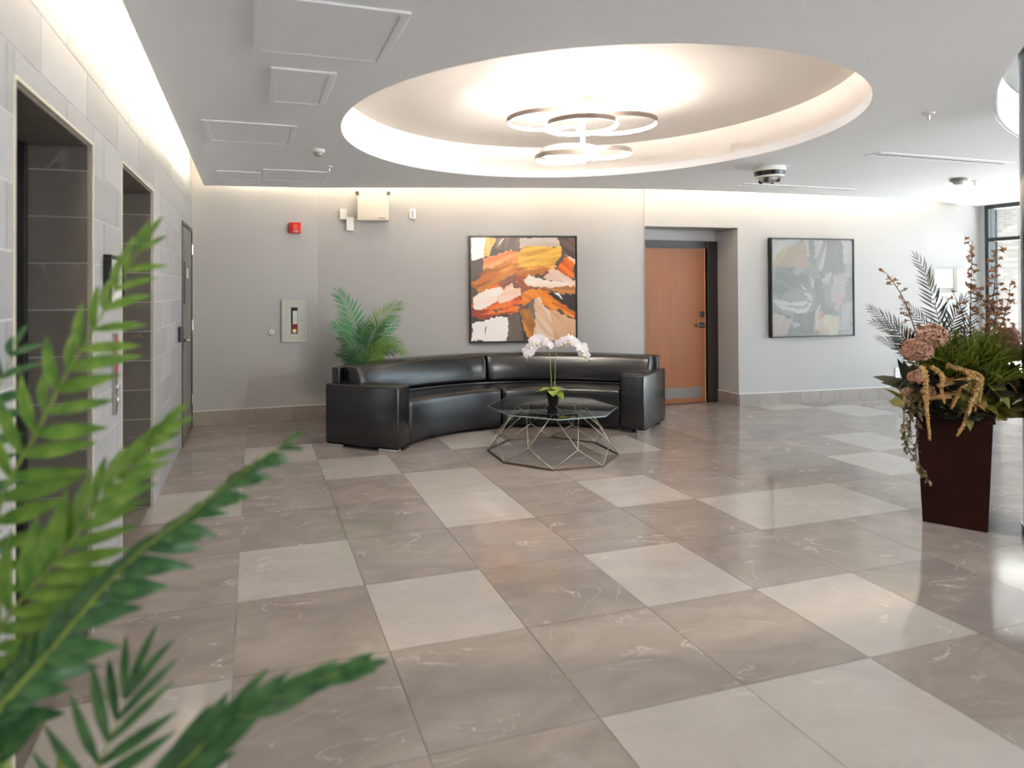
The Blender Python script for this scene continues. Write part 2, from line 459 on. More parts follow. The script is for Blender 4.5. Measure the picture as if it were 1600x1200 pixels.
# card reader
t = wall_thing('card_reader', 'small black card reader on the tiles beside the grey steel door', 'card reader', LW, 5.0, 1.01)
MB().box(-.03, .03, OFF - .022, OFF, 0, 0.14).build('housing', M_black, t, bevel=0.006)
MB().lathe([(0.004, 0), (0.004, -0.002)], 8, (0, OFF - .022, 0.115), 'y').build('indicator', M_chrome, t)

# ------------------------------------------------------------------ back walls
wb = MB()
wb.box(-0.66, 0.71, 7.44, 7.62, -.05, TOPZ)
def curvepts():
    """BACK resampled as a smooth line"""
    xs = np.array([p[0] for p in BACK]); ys = np.array([p[1] for p in BACK])
    out = []
    for x in list(np.arange(0.71, 4.52, 0.2)) + [4.52]:
        out.append((x, float(np.interp(x, xs, ys))))
    rgt = []
    for x in list(np.arange(5.785, 9.65, 0.3)) + [9.65]:
        rgt.append((x, float(np.interp(x, xs, ys))))
    sm = lambda q: [q[0]] + [(q[i][0], (q[i - 1][1] + 2 * q[i][1] + q[i + 1][1]) / 4) for i in range(1, len(q) - 1)] + [q[-1]]
    for _ in range(3): out = sm(out)
    return out, rgt
CL, CR = curvepts()
def strip(b, pts, z0, z1, t=0.16):
    n = len(pts)
    poly = pts + [(p[0], p[1] + t) for p in reversed(pts)]
    vs = []
    for p in pts: vs += [(p[0], p[1], z0), (p[0], p[1], z1), (p[0], p[1] + t, z0), (p[0], p[1] + t, z1)]
    fs = []
    for i in range(n - 1):
        a, c = 4 * i, 4 * (i + 1)
        fs += [(a, c, c + 1, a + 1), (a + 2, a + 3, c + 3, c + 2), (a + 1, c + 1, c + 3, a + 3), (a, a + 2, c + 2, c)]
    fs += [(0, 1, 3, 2), (4 * n - 4, 4 * n - 2, 4 * n - 1, 4 * n - 3)]
    b.add(vs, fs)
NV = 6.975
strip(wb, CL, -.05, TOPZ); strip(wb, [CL[-1], CR[0]], 2.228, TOPZ, 0.6); strip(wb, CR, -.05, TOPZ)
wb.box(4.36, 4.52, CL[-1][1] + .16, 7.2, -.05, 2.5); wb.box(5.785, 5.945, CR[0][1] + .16, 7.2, -.05, 2.5)
wb.box(4.52, 5.785, NV, NV + .15, 2.07, 2.5)
wall_back = struct(wb.build('wall_back', M_wall))
# baseboards of tile with a pale cap
bb = struct(bpy.data.objects.new('baseboard_back', None)); COL.objects.link(bb)
def base_piece(p, q, name='tile'):
    d = (Vector(q) - Vector(p)); L_ = d.length
    MB().box(0.0015, L_ - 0.0015, -0.011, 0.0, 0.001, 0.155).build(name, T_base, bb, loc=(p[0], p[1], 0), rot=(0, 0, math.atan2(d.y, d.x)))
    MB().box(0, L_, -0.012, 0.0, 0.155, 0.161).build('cap', M_white, bb, loc=(p[0], p[1], 0), rot=(0, 0, math.atan2(d.y, d.x)))
xs = [-0.645, -0.02, 0.40, 0.71]
for a, b in zip(xs[:-1], xs[1:]): base_piece((a, 7.438), (b, 7.438))
for a, b in zip(CL[:-1:2], CL[2::2]): base_piece((a[0], a[1] - .003), (b[0], b[1] - .003))
for a, b in zip(CR[:-1], CR[1:]): base_piece((a[0], a[1] - .002), (b[0], b[1] - .002))
base_piece((5.783, NV - .06), (5.783, 6.56)); base_piece((4.522, 6.67), (4.522, NV - .06))

# wooden door in its niche
d4 = struct(bpy.data.objects.new('door_4', None)); COL.objects.link(d4); d4.location = (5.15, NV, 0)
f = MB(); xl, xr = -0.63, 0.635
f.box(xr - .155, xr, -.06, 0, 0, 2.085); f.box(xl, xl + .155, -.06, 0, 0, 2.085); f.box(xl + .155, xr - .155, -.06, 0, 1.995, 2.085)
f.build('door_frame', mat('espresso_frame', rgb(38, 32, 30), 0.3, noise=0.1, scale=4), d4, bevel=0.003)
f = MB(); f.box(xl + .155, xr - .155, 0.0, 0.02, 0, 1.995); f.build('door_rebate', M_black, d4)
f = MB(); f.box(xl + .16, xr - .19, -.042, 0.0, 0.008, 1.985); lf = f.build('door_leaf', M_wood, d4, bevel=0.002)
f = MB(); f.box(xr - .19, xr - .183, -.043, 0.0, 0.008, 1.985); f.build('leaf_edge', mat('pale_oak_edge', rgb(226, 168, 122), 0.4), d4)
kp = MB().box(xl + .22, xr - .25, -.044, -.042, 0.075, 0.21).build('kick_plate', mat('satin_kick_plate', rgb(120, 112, 106), 0.5, metal=0.7), d4); kp['label'] = 'brushed steel kick plate'
hx = xr - .235
h = MB().box(hx - .035, hx + .035, -.052, -.042, 0.965, 1.035).build('lever_rose', M_black, lf, bevel=0.002)
h2 = MB(); h2.tube([(hx, -.05, 1.0), (hx, -.095, 1.0)], 0.011, 8); h2.box(hx - .13, hx + .012, -.105, -.088, 0.990, 1.010); h2.build('lever_handle', M_black, lf)
MB().box(hx - .035, hx + .035, -.052, -.042, 1.105, 1.175).build('deadbolt_rose', M_black, lf, bevel=0.002)
MB().lathe([(0.016, 0), (0.016, -0.014)], 14, (hx, -.052, 1.14), 'y').build('deadbolt_turn', M_black, lf)

# right wall: window wall; front wall behind the camera
WU = 9.65
wr = MB(); wr.box(WU, WU + .25, -4.2, -3.0, -.05, TOPZ); wr.box(WU + .0, WU + .25, -4.2, 6.6, 2.62, TOPZ); wr.box(WU, WU + .25, 6.30, 6.7, -.05, TOPZ)
struct(wr.build('wall_right', M_wall))
wf = MB(); wf.box(-1.1, 5.8, -4.35, -4.2, -.05, TOPZ); wf.box(5.8, 9.9, -4.35, -4.2, 2.62, TOPZ); wf.box(9.4, 9.9, -4.35, -4.2, -.05, 2.62)
struct(wf.build('wall_front', M_wall))
struct(MB().box(-1.2, -0.72, -4.2, -4.0, -.05, TOPZ).build('trim_1', M_wall))
M_glass = bpy.data.materials.new('window_glass'); M_glass.use_nodes = True
nt = M_glass.node_tree; nt.nodes.clear()
o_ = nt.nodes.new('ShaderNodeOutputMaterial'); tp = nt.nodes.new('ShaderNodeBsdfTransparent'); gl = nt.nodes.new('ShaderNodeBsdfGlossy')
gl.inputs['Roughness'].default_value = 0.02; fz = nt.nodes.new('ShaderNodeFresnel'); fz.inputs[0].default_value = 1.45
mx = nt.nodes.new('ShaderNodeMixShader'); tp.inputs[0].default_value = (0.95, 0.97, 0.96, 1)
gm = nt.nodes.new('ShaderNodeNewGeometry'); iv = nt.nodes.new('ShaderNodeMath'); iv.operation = 'SUBTRACT'; iv.inputs[0].default_value = 1.0; nt.links.new(gm.outputs['Backfacing'], iv.inputs[1]); ml = nt.nodes.new('ShaderNodeMath'); ml.operation = 'MULTIPLY'; nt.links.new(fz.outputs[0], ml.inputs[0]); nt.links.new(iv.outputs[0], ml.inputs[1]); nt.links.new(ml.outputs[0], mx.inputs[0]); nt.links.new(tp.outputs[0], mx.inputs[1]); nt.links.new(gl.outputs[0], mx.inputs[2]); nt.links.new(mx.outputs[0], o_.inputs[0])
for k in range(2, 4):  # two unseen windows added behind the camera to even out the daylight
    w = struct(bpy.data.objects.new('window_%d' % (k + 4), None)); COL.objects.link(w); w.location = (2.2 + 1.8 * k, -4.33, 0)
    fm = MB(); fm.box(0, .05, 0, .12, 0, 2.6); fm.box(1.75, 1.8, 0, .12, 0, 2.6); fm.box(.05, 1.75, 0, .12, 0, .08); fm.box(.05, 1.75, 0, .12, 2.54, 2.6); fm.build('window_frame', M_frame, w)
    MB().box(.05, 1.75, .05, .06, .08, 2.54).build('pane', M_glass, w)
wins = [6.26, 4.4, 2.55, 0.7, -1.15, -3.0]
for k, (a, b) in enumerate(zip(wins[:-1], wins[1:])):
    w = struct(bpy.data.objects.new('window_%d' % (k + 1), None)); COL.objects.link(w); w.location = (WU, b, 0)
    L_ = a - b
    fm = MB()
    fm.box(0, .12, 0, .045, 0, 2.60); fm.box(0, .12, L_ - .045, L_, 0, 2.60); fm.box(0, .12, .045, L_ - .045, 2.545, 2.60); fm.box(0, .12, .045, L_ - .045, 0, .08)
    fm.build('window_frame', M_frame, w, bevel=0.004)
    MB().box(.01, .11, .045, L_ - .045, 2.10, 2.15).build('transom_bar', M_frame, w)
    MB().box(.055, .065, .045, L_ - .045, 2.15, 2.545).build('pane', M_glass, w)
    MB().box(.055, .065, .045, L_ - .045, .08, 2.10).build('pane', M_glass, w)

# ------------------------------------------------------------------ ceiling
HC = 2.60
RC, RR = Vector((2.316, 4.162)), 1.755
C2, R2 = Vector((7.504, -2.316)), 5.99
SOF_L = -0.505
edge = [(SOF_L + .018, 2.9), (SOF_L - .005, 7.27), (0.62, 7.12), (1.31, 6.935), (2.2, 6.70), (3.2, 6.44), (4.22, 6.228), (4.8, 6.155), (5.35, 6.115), (6.2, 6.085), (7.0, 6.07), (7.79, 6.068), (8.5, 6.13), (9.0, 6.22), (9.3, 6.345)]
def catmull(pts, n=5):
    out = []
    for i in range(len(pts) - 1):
        p0, p1, p2, p3 = pts[max(i - 1, 0)], pts[i], pts[i + 1], pts[min(i + 2, len(pts) - 1)]
        for k in range(n):
            t = k / n
            out.append(tuple(0.5 * ((2 * p1[c]) + (-p0[c] + p2[c]) * t + (2 * p0[c] - 5 * p1[c] + 4 * p2[c] - p3[c]) * t * t + (-p0[c] + 3 * p1[c] - 3 * p2[c] + p3[c]) * t ** 3) for c in range(len(p1))))
    out.append(tuple(pts[-1])); return out
back_edge = catmull(edge[2:], 4)
back_edge = [edge[1]] + back_edge
arc = []
for k in range(33):
    a = math.radians(69.6 + (196.5 - 69.6) * k / 32)
    arc.append((C2.x + R2 * math.cos(a), C2.y + R2 * math.sin(a)))
arc = [p for p in arc if p[0] <= 9.62 and p[1] >= -4.15]
outer = [(SOF_L + .045, -4.19)] + [edge[0]] + back_edge + [(9.3, 6.36), (9.649, 6.36), (9.649, arc[0][1])] + arc + [(arc[-1][0], -4.19)]
NCIR = 96
circ = [(RC.x + RR * math.cos(2 * PI * k / NCIR), RC.y + RR * math.sin(2 * PI * k / NCIR)) for k in range(NCIR)]
FT = 0.07
cb = MB()
allp = outer + circ
tris = tessellate_polygon([[Vector((p[0], p[1], 0)) for p in outer], [Vector((p[0], p[1], 0)) for p in circ]])
n = len(allp)
vs = [(p[0], p[1], HC) for p in allp] + [(p[0], p[1], HC + FT) for p in allp]
fs = [tuple(t_) for t_ in tris] + [tuple(i + n for i in reversed(t_)) for t_ in tris]
no = len(outer)
for i in range(no): fs.append((i, (i + 1) % no, n + (i + 1) % no, n + i))
for i in range(NCIR): fs.append((no + i, no + (i + 1) % NCIR, n + no + (i + 1) % NCIR, n + no + i))
cb.add(vs, fs)
ceiling = struct(cb.build('ceiling', M_ceil))
MB().box(-1.2, 9.9, -4.35, 7.6, TOPZ, TOPZ + .1).build('upper_slab', M_ceil, ceiling)
MB().lathe([(R2 - .03, TOPZ - .010), (R2 - .03, TOPZ - .002)], 160, (C2.x, C2.y, 0)).build('recess_panel', mat('recess_grey', rgb(150, 148, 145), 0.5), ceiling)  # second recess panel, a darker grey than the chandelier recess
MB().lathe([(RR + .01, TOPZ - .012), (RR + .01, TOPZ)], NCIR, (RC.x, RC.y, 0)).build('recess_panel', M_recess, ceiling)
def ringwall(c, r, a0, a1, z0, z1, n, t=0.02):
    b = MB(); vs = []; fs = []
    for k in range(n + 1):
        a = a0 + (a1 - a0) * k / n
        for rr in (r, r + t):
            for z in (z0, z1): vs.append((c[0] + rr * math.cos(a), c[1] + rr * math.sin(a), z))
    for k in range(n):
        p, q = 4 * k, 4 * k + 4
        fs += [(p, q, q + 1, p + 1), (p + 2, p + 3, q + 3, q + 2), (p, p + 2, q + 2, q), (p + 1, q + 1, q + 3, p + 3)]
    b.add(vs, fs); return b
ringwall(RC, RR, 0, 2 * PI, HC + FT - .002, TOPZ, NCIR).build('recess_wall', M_recess, ceiling, smooth=False)
ringwall(C2, R2 - .02, math.radians(69), math.radians(197), HC + 0.002, TOPZ, 48).build('recess_wall', M_ceil, ceiling)
# light coves: LED strips lying on the soffit behind its edge, screened by an upstand
def offset(poly, d):
    out = []
    for i, p in enumerate(poly):
        a = Vector(poly[max(i - 1, 0)]); b = Vector(poly[min(i + 1, len(poly) - 1)])
        t_ = (b - a).normalized(); out.append((p[0] + t_.y * d, p[1] - t_.x * d))
    return out
def ribbon(pts, d0, d1, z0, z1):
    A, B = offset(pts, d0), offset(pts, d1); b = MB(); vs = []; fs = []
    for p, q in zip(A, B): vs += [(*p, z0), (*p, z1), (*q, z0), (*q, z1)]
    for i in range(len(pts) - 1):
        a, c = 4 * i, 4 * i + 4
        fs += [(a, c, c + 1, a + 1), (a + 2, a + 3, c + 3, c + 2), (a + 1, c + 1, c + 3, a + 3), (a, a + 2, c + 2, c)]
    m_ = 4 * len(pts) - 4
    fs += [(0, 1, 3, 2), (m_, m_ + 2, m_ + 3, m_ + 1)]
    b.add(vs, fs); return b
Lpath = [(SOF_L + .04, -3.4), (SOF_L + .018, 2.9), (SOF_L + .0, 7.0)]
Bpath = back_edge[1:-6]
for nm_, path in (('left', Lpath), ('back', Bpath)):
    ribbon(path, 0.20, 0.22, HC + FT, TOPZ).build('cove_upstand', M_recess, ceiling)
t = tag(ribbon(Lpath, 0.045, 0.065, HC + FT + .001, HC + FT + .045).build('cove_light_strip', M_cove), 'warm LED strip in the ceiling cove along the tiled elevator wall', 'light')
t = tag(ribbon(Bpath, 0.05, 0.065, HC + FT + .001, HC + FT + .045).build('cove_light_strip', M_cove_b), 'warm LED strip in the ceiling cove along the curved back wall', 'light')
t = tag(ribbon([(-0.3, 7.17), (0.50, 7.05)], 0.03, 0.045, HC + FT + .001, HC + FT + .045).build('cove_light_strip', M_cove), 'short warm LED strip in the cove over the red fire strobe', 'light')

# polished steel column
CU = Vector((4.545, 2.515))
colm = MB().lathe([(0.21, 0.0), (0.21, 0.06), (0.2, 0.062), (0.2, TOPZ)], 64, (0, 0, 0)).build('column', mat('polished_column', rgb(150, 150, 152), 0.12, metal=1.0), loc=(CU.x, CU.y, 0), smooth=True, auto=True)
struct(colm)

# ------------------------------------------------------------------ exterior
struct(MB().box(9.9, 40, -30, 40, -.25, -.05).box(-20, 9.9, -30, -4.35, -.25, -.05).build('ground', mat('paving', rgb(176, 174, 170), 0.8, noise=0.1, scale=2)))
struct(MB().box(9.9, 12.0, -4.4, 6.9, 2.72, 2.9).build('added_canopy', mat('added_canopy_board', rgb(210, 210, 208), 0.8)))  # canopy added to cut high sky light at the right-hand windows
mb = bpy.data.materials.new('pale_brick'); mb.use_nodes = True
nt = mb.node_tree; N = nt.nodes
br = N.new('ShaderNodeTexBrick'); br.inputs['Scale'].default_value = 1.0; br.inputs['Brick Width'].default_value = 0.24; br.inputs['Row Height'].default_value = 0.08
br.inputs['Mortar Size'].default_value = 0.008; br.inputs['Color1'].default_value = rgb(112, 104, 100); br.inputs['Color2'].default_value = rgb(84, 78, 75); br.inputs['Mortar'].default_value = rgb(98, 95, 92)
tc = N.new('ShaderNodeTexCoord'); mp = N.new('ShaderNodeMapping'); mp.inputs['Rotation'].default_value = (PI / 2, 0, PI / 2)
sx = N.new('ShaderNodeSeparateXYZ'); cx = N.new('ShaderNodeCombineXYZ')
nt.links.new(tc.outputs['Object'], sx.inputs[0]); nt.links.new(sx.outputs[1], cx.inputs[0]); nt.links.new(sx.outputs[2], cx.inputs[1]); nt.links.new(cx.outputs[0], br.inputs['Vector'])
nt.links.new(br.outputs[0], N['Principled BSDF'].inputs['Base Color']); N['Principled BSDF'].inputs['Roughness'].default_value = 0.9
bd = thing('neighbouring_building', 'pale brick building seen through the window glass behind the planter', 'building', (20.0, 12.16, -.05))
MB().box(0, 3, 0, 10, 0, 9).build('brick_wall', mb, bd)
MB().box(-.12, 0, 0.62, 1.05, 0, 9).build('corner_pier', mat('white_render', rgb(150, 150, 150), 0.8, noise=0.02), bd)
MB().box(-.05, 0, 0.50, 0.58, 0, 9).build('downpipe', M_frame, bd)

# ------------------------------------------------------------------ sofa
SCX, SCY = 2.507, 4.598
RI, RO = 1.635, 2.385
A0, A1 = math.radians(38.4), math.radians(141.0)
sofa = thing('curved_sofa', 'black leather curved sofa standing against the wall under the orange painting', 'sofa', (SCX, SCY, 0))
def arcblock(r0, r1, a0, a1, z0, z1, n, bulge_top=0.0, bulge_in=0.0, lean=0.0, nr=1, nz=1):
    """closed block swept round the sofa's centre; bulges give the padded look"""
    b = MB(); vs = []; fs = []
    prof = []
    K = 6
    for i in range(K + 1):    # inner face, bottom to top
        t = i / K; prof.append((r0 - bulge_in * math.sin(PI * t) + lean * t, z0 + (z1 - z0) * t))
    for i in range(1, K + 1):
        t = i / K; prof.append((r0 + lean + (r1 - r0 - lean) * t, z1 + bulge_top * math.sin(PI * t)))
    prof.append((r1, z0)); m = len(prof)
    for k in range(n + 1):
        a = a0 + (a1 - a0) * k / n
        for r, z in prof: vs.append((r * math.cos(a), r * math.sin(a), z))
    for k in range(n):
        for i in range(m):
            j = (i + 1) % m
            fs.append((k * m + i, k * m + j, (k + 1) * m + j, (k + 1) * m + i))
    fs.append(tuple(range(m))); fs.append(tuple(n * m + i for i in reversed(range(m))))
    b.add(vs, fs); return b
AM = math.radians(90.2)
dl = math.radians(8.6)
def soft(o, w, seg=3):
    b = o.modifiers.new('bevel', 'BEVEL'); b.width = w; b.segments = seg; b.limit_method = 'ANGLE'; b.angle_limit = 0.7
    o.data.shade_smooth(); return o
g = math.radians(0.12)
for (p, q) in ((A0 + dl, AM - g), (AM + g, A1 - dl)):
    soft(arcblock(RI + .02, 2.12, p, q, 0.035, 0.425, 22, 0.012, 0.008).build('seat', M_leather, sofa), 0.028)
for (p, q) in ((A0 + math.radians(2.3), AM - g), (AM + g, A1 - math.radians(4.0))):
    soft(arcblock(2.085, 2.30, p, q, 0.44, 0.735, 22, 0.01, 0.018, 0.05).build('back_cushion', M_leather, sofa), 0.032)
soft(arcblock(2.30, RO, A0 + math.radians(1.5), A1 - math.radians(2.2), 0.035, 0.738, 44).build('back_shell', M_leather, sofa), 0.012)
soft(arcblock(2.12, 2.30, A0 + dl, A1 - dl, 0.035, 0.44, 44).build('back_support', M_leather, sofa), 0.01)
def arm(a_out, sgn):
    """straight arm: its outer face is radial at a_out"""
    d = Vector((math.cos(a_out), math.sin(a_out))); nrm = Vector((-d.y, d.x)) * sgn   # nrm points to the sofa's inside
    M = Matrix(((d.x, nrm.x, 0, 0), (d.y, nrm.y, 0, 0), (0, 0, 1, 0), (0, 0, 0, 1)))
    b = MB(); b.box(RI - .005, RO + .012, 0.0, 0.255, 0.032, 0.592, M)
    soft(b.build('armrest', M_leather, sofa), 0.022)
    for r0 in (RI + .0, RO - .19):
        f = MB(); f.box(r0, r0 + .19, -0.004, 0.075, 0, 0.032, M).build('foot', M_chrome, sofa, bevel=0.002)
    f = MB(); f.box(RI - .004, RI + .06, 0.12, 0.25, 0, 0.032, M).build('foot', M_black, sofa)
arm(A0, 1); arm(A1, -1)

# ------------------------------------------------------------------ coffee table
TC = Vector((2.575, 5.235))
tb = thing('coffee_table', 'octagonal glass coffee table on a geometric nickel wire base in front of the sofa', 'table', (TC.x, TC.y, 0))
def oct_(r, off, z): return [Vector((r * math.cos(math.radians(off + 45 * k)), r * math.sin(math.radians(off + 45 * k)), z)) for k in range(8)]
BO = 19.5
bot = oct_(0.580, BO, 0.010); mid = oct_(0.530, BO + 22.5, 0.155); top = oct_(0.315, BO, 0.405)
for k in range(8):
    f = MB(); p, q = bot[k], bot[(k + 1) % 8]
    dd = (q - p).normalized(); nn = Vector((-dd.y, dd.x, 0))
    vs = []
    for e in (p - dd * .002, q + dd * .002):
        for s1 in (-.006, .006):
            for z in (0.0, 0.016): vs.append((e.x + nn.x * s1, e.y + nn.y * s1, z))
    f.add(vs, [(0, 1, 3, 2), (4, 6, 7, 5), (0, 4, 5, 1), (2, 3, 7, 6), (0, 2, 6, 4), (1, 5, 7, 3)])
    f.build('base_bar', mat('dark_bronze_bar', rgb(104, 88, 74), 0.45, metal=0.8), tb)
    MB().tube([mid[k], bot[k]], 0.0042, 6).build('lower_rod', M_champ, tb, smooth=True)
    MB().tube([mid[k], bot[(k + 1) % 8]], 0.0042, 6).build('lower_rod', M_champ, tb, smooth=True)
    MB().tube([mid[k], top[k]], 0.0042, 6).build('upper_rod', M_champ, tb, smooth=True)
    MB().tube([mid[k], top[(k + 1) % 8]], 0.0042, 6).build('upper_rod', M_champ, tb, smooth=True)
    MB().tube([top[k], top[(k + 1) % 8]], 0.0042, 6).build('top_rod', M_champ, tb, smooth=True)
M_tglass = bpy.data.materials.new('table_glass'); M_tglass.use_nodes = True
nt = M_tglass.node_tree; nt.nodes.clear()
o_ = nt.nodes.new('ShaderNodeOutputMaterial'); tp = nt.nodes.new('ShaderNodeBsdfTransparent'); gl = nt.nodes.new('ShaderNodeBsdfGlossy')
gl.inputs['Roughness'].default_value = 0.01; fz = nt.nodes.new('ShaderNodeFresnel'); fz.inputs[0].default_value = 1.5
mx = nt.nodes.new('ShaderNodeMixShader'); tp.inputs[0].default_value = (0.66, 0.71, 0.71, 1)
gm = nt.nodes.new('ShaderNodeNewGeometry'); iv = nt.nodes.new('ShaderNodeMath'); iv.operation = 'SUBTRACT'; iv.inputs[0].default_value = 1.0; nt.links.new(gm.outputs['Backfacing'], iv.inputs[1]); ml = nt.nodes.new('ShaderNodeMath'); ml.operation = 'MULTIPLY'; nt.links.new(fz.outputs[0], ml.inputs[0]); nt.links.new(iv.outputs[0], ml.inputs[1]); nt.links.new(ml.outputs[0], mx.inputs[0]); nt.links.new(tp.outputs[0], mx.inputs[1]); nt.links.new(gl.outputs[0], mx.inputs[2]); nt.links.new(mx.outputs[0], o_.inputs[0])
MB().prism([(v.x, v.y) for v in oct_(0.575, 24, 0)], 0.4095, 0.4195).build('glass_top', M_tglass, tb)
ge = MB(); A_o, A_i = oct_(0.5785, 24, 0), oct_(0.5755, 24, 0); vs = []; fs = []
for k in range(8):
    for v in (A_o[k], A_i[k]): vs += [(v.x, v.y, .4098), (v.x, v.y, .4198)]
for k in range(8):
    a, c = 4 * k, 4 * ((k + 1) % 8)
    fs += [(a, c, c + 1, a + 1), (a + 2, a + 3, c + 3, c + 2), (a + 1, c + 1, c + 3, a + 3), (a, a + 2, c + 2, c)]
ge.add(vs, fs); ge.build('glass_edge', mat('polished_glass_edge', rgb(128, 142, 140), 0.12, coat=0.5), tb)

# ------------------------------------------------------------------ leaves
def leaf_mesh(name, m, droop=0.25, fold=0.25, w=0.09, n=7, tip=1.0, base=0.35):
    """blade along +x, length 1, folded along its midrib"""
    b = MB(); vs = []; fs = []
    for i in range(n + 1):
        t = i / n
        hw = w * (base + (1 - base) * min(1, t / 0.3)) * (1 - max(0, (t - 0.45) / 0.55) ** 1.8 * tip) if i < n else 0.002
        x = t * (1 - 0.12 * droop * t); z = -droop * t * t
        vs += [(x, -hw, z + fold * hw), (x, 0, z), (x, hw, z + fold * hw)]
    for i in range(n):
        a, c = 3 * i, 3 * i + 3
        fs += [(a, a + 1, c + 1, c), (a + 1, a + 2, c + 2, c + 1)]
    b.add(vs, fs); return b.mesh(name, m, smooth=True)
def leaf_mat(name, c1, c2, rough=0.45, trans=0.25):
    m = bpy.data.materials.new(name); m.use_nodes = True
    nt = m.node_tree; N = nt.nodes; L = nt.links; b = N['Principled BSDF']
    tc = N.new('ShaderNodeTexCoord'); n = N.new('ShaderNodeTexNoise'); n.inputs['Scale'].default_value = 3.0; n.inputs['Detail'].default_value = 3
    oi = N.new('ShaderNodeObjectInfo'); ad = N.new('ShaderNodeVectorMath'); ad.operation = 'ADD'
    L.new(tc.outputs['Object'], ad.inputs[0]); L.new(oi.outputs['Random'], ad.inputs[1]); L.new(ad.outputs[0], n.inputs['Vector'])
    r = N.new('ShaderNodeMapRange'); r.inputs[1].default_value = 0.3; r.inputs[2].default_value = 0.7; L.new(n.outputs[0], r.inputs[0])
    mx = N.new('ShaderNodeMixRGB'); mx.inputs['Color1'].default_value = c1; mx.inputs['Color2'].default_value = c2
    L.new(r.outputs[0], mx.inputs['Fac']); L.new(mx.outputs[0], b.inputs['Base Color']); b.inputs['Roughness'].default_value = rough
    tr_ = N.new('ShaderNodeBsdfTranslucent'); L.new(mx.outputs[0], tr_.inputs['Color'])
    ms = N.new('ShaderNodeMixShader'); ms.inputs[0].default_value = trans
    L.new(b.outputs[0], ms.inputs[1]); L.new(tr_.outputs[0], ms.inputs[2]); L.new(ms.outputs[0], N['Material Output'].inputs[0])
    return m
M_palm = leaf_mat('palm_green', rgb(70, 118, 42), rgb(130, 166, 66), 0.4, 0.35)
M_palmd = leaf_mat('palm_dark_green', rgb(40, 84, 52), rgb(74, 124, 66), 0.4, 0.3)
M_palmb = leaf_mat('palm_blue_green', rgb(52, 132, 82), rgb(94, 168, 116), 0.45, 0.3)
M_stalk = mat('palm_stalk', rgb(124, 146, 62), 0.5, noise=0.1, scale=12)
def spline(pts, n):
    P = catmull([tuple(p) for p in pts], 8); P = [Vector(p) for p in P]
    L_ = [0]
    for a, b in zip(P[:-1], P[1:]): L_.append(L_[-1] + (b - a).length)
    out = []
    for i in range(n):
        s = L_[-1] * i / (n - 1)
        k = max(j for j in range(len(L_)) if L_[j] <= s + 1e-9); k = min(k, len(P) - 2)
        f = (s - L_[k]) / max(1e-9, L_[k + 1] - L_[k]); out.append(P[k].lerp(P[k + 1], f))
    return out, L_[-1]
def frame_leaf(p, d, up, ln, wd):
    x = d.normalized(); y = up.cross(x)
    if y.length < 1e-4: y = Vector((0, 1, 0)).cross(x)
    y.normalize(); z = x.cross(y)
    M = Matrix(((x.x * ln, y.x * wd, z.x * ln, p.x), (x.y * ln, y.y * wd, z.y * ln, p.y), (x.z * ln, y.z * wd, z.z * ln, p.z), (0, 0, 0, 1)))
    return M
def frond(parent, org, pts, n, ln, normal, meshes, stalk_m, r0=0.006, start=0.2, joined=None, ang=(55, 28), wscale=1.0, side_gain=(1, 1), droop_z=0.15, rnd=None, lpow=0.7, tipln=0.45):
    """one feather frond; pts in world space; joined: one material -> all leaflets in one mesh, else each its own object"""
    rnd = rnd or random
    P, L_ = spline(pts, 40)
    P = [p - org for p in P]; m = len(P)
    st = MB().tube(P, [r0 * (1 - 0.8 * i / (m - 1)) for i in range(m)], 6).build('frond', stalk_m, parent, smooth=True)
    acc = MB()
    for i in range(n):
        t = start + (1 - start) * (i + 0.5) / n
        k = min(int(t * (m - 1)), m - 2); f = t * (m - 1) - k
        p = P[k].lerp(P[k + 1], f); T = (P[k + 1] - P[k]).normalized()
        S = T.cross(normal).normalized(); Nn = S.cross(T)
        u = (t - start) / (1 - start)
        prof = (min(1, 0.45 + u * 2.2)) * (1 - (1 - tipln) * u ** 1.6)
        for sd in (1, -1):
            a = math.radians(ang[0] + (ang[1] - ang[0]) * u + rnd.uniform(-5, 5))
            d = T * math.cos(a) + S * sd * math.sin(a) + Nn * rnd.uniform(-.05, .16) - Vector((0, 0, droop_z * rnd.uniform(.5, 1.3)))
            l = ln * prof * rnd.uniform(.9, 1.08) * side_gain[0 if sd > 0 else 1]
            if l < 0.004: continue
            M = frame_leaf(p, d, Nn, l, l * wscale * rnd.uniform(.9, 1.1))
            me = rnd.choice(meshes)
            if joined:
                acc.add([M @ v.co for v in me.vertices], [tuple(q.vertices) for q in me.polygons])
            else:
                o = link('leaflet', me, st); o.matrix_local = M
    # end leaflet
    T = (P[-1] - P[-3]).normalized(); M = frame_leaf(P[-1], T, T.cross(normal).normalized().cross(T), ln * tipln, ln * tipln * wscale)
    if joined:
        acc.add([M @ v.co for v in meshes[0].vertices], [tuple(q.vertices) for q in meshes[0].polygons])
        acc.build('leaflets', joined, st, smooth=True, fix=False)
    else:
        o = link('leaflet', meshes[0], st); o.matrix_local = M
    return st
toward = Vector((-math.sin(TH), -math.cos(TH), 0.1)).normalized()

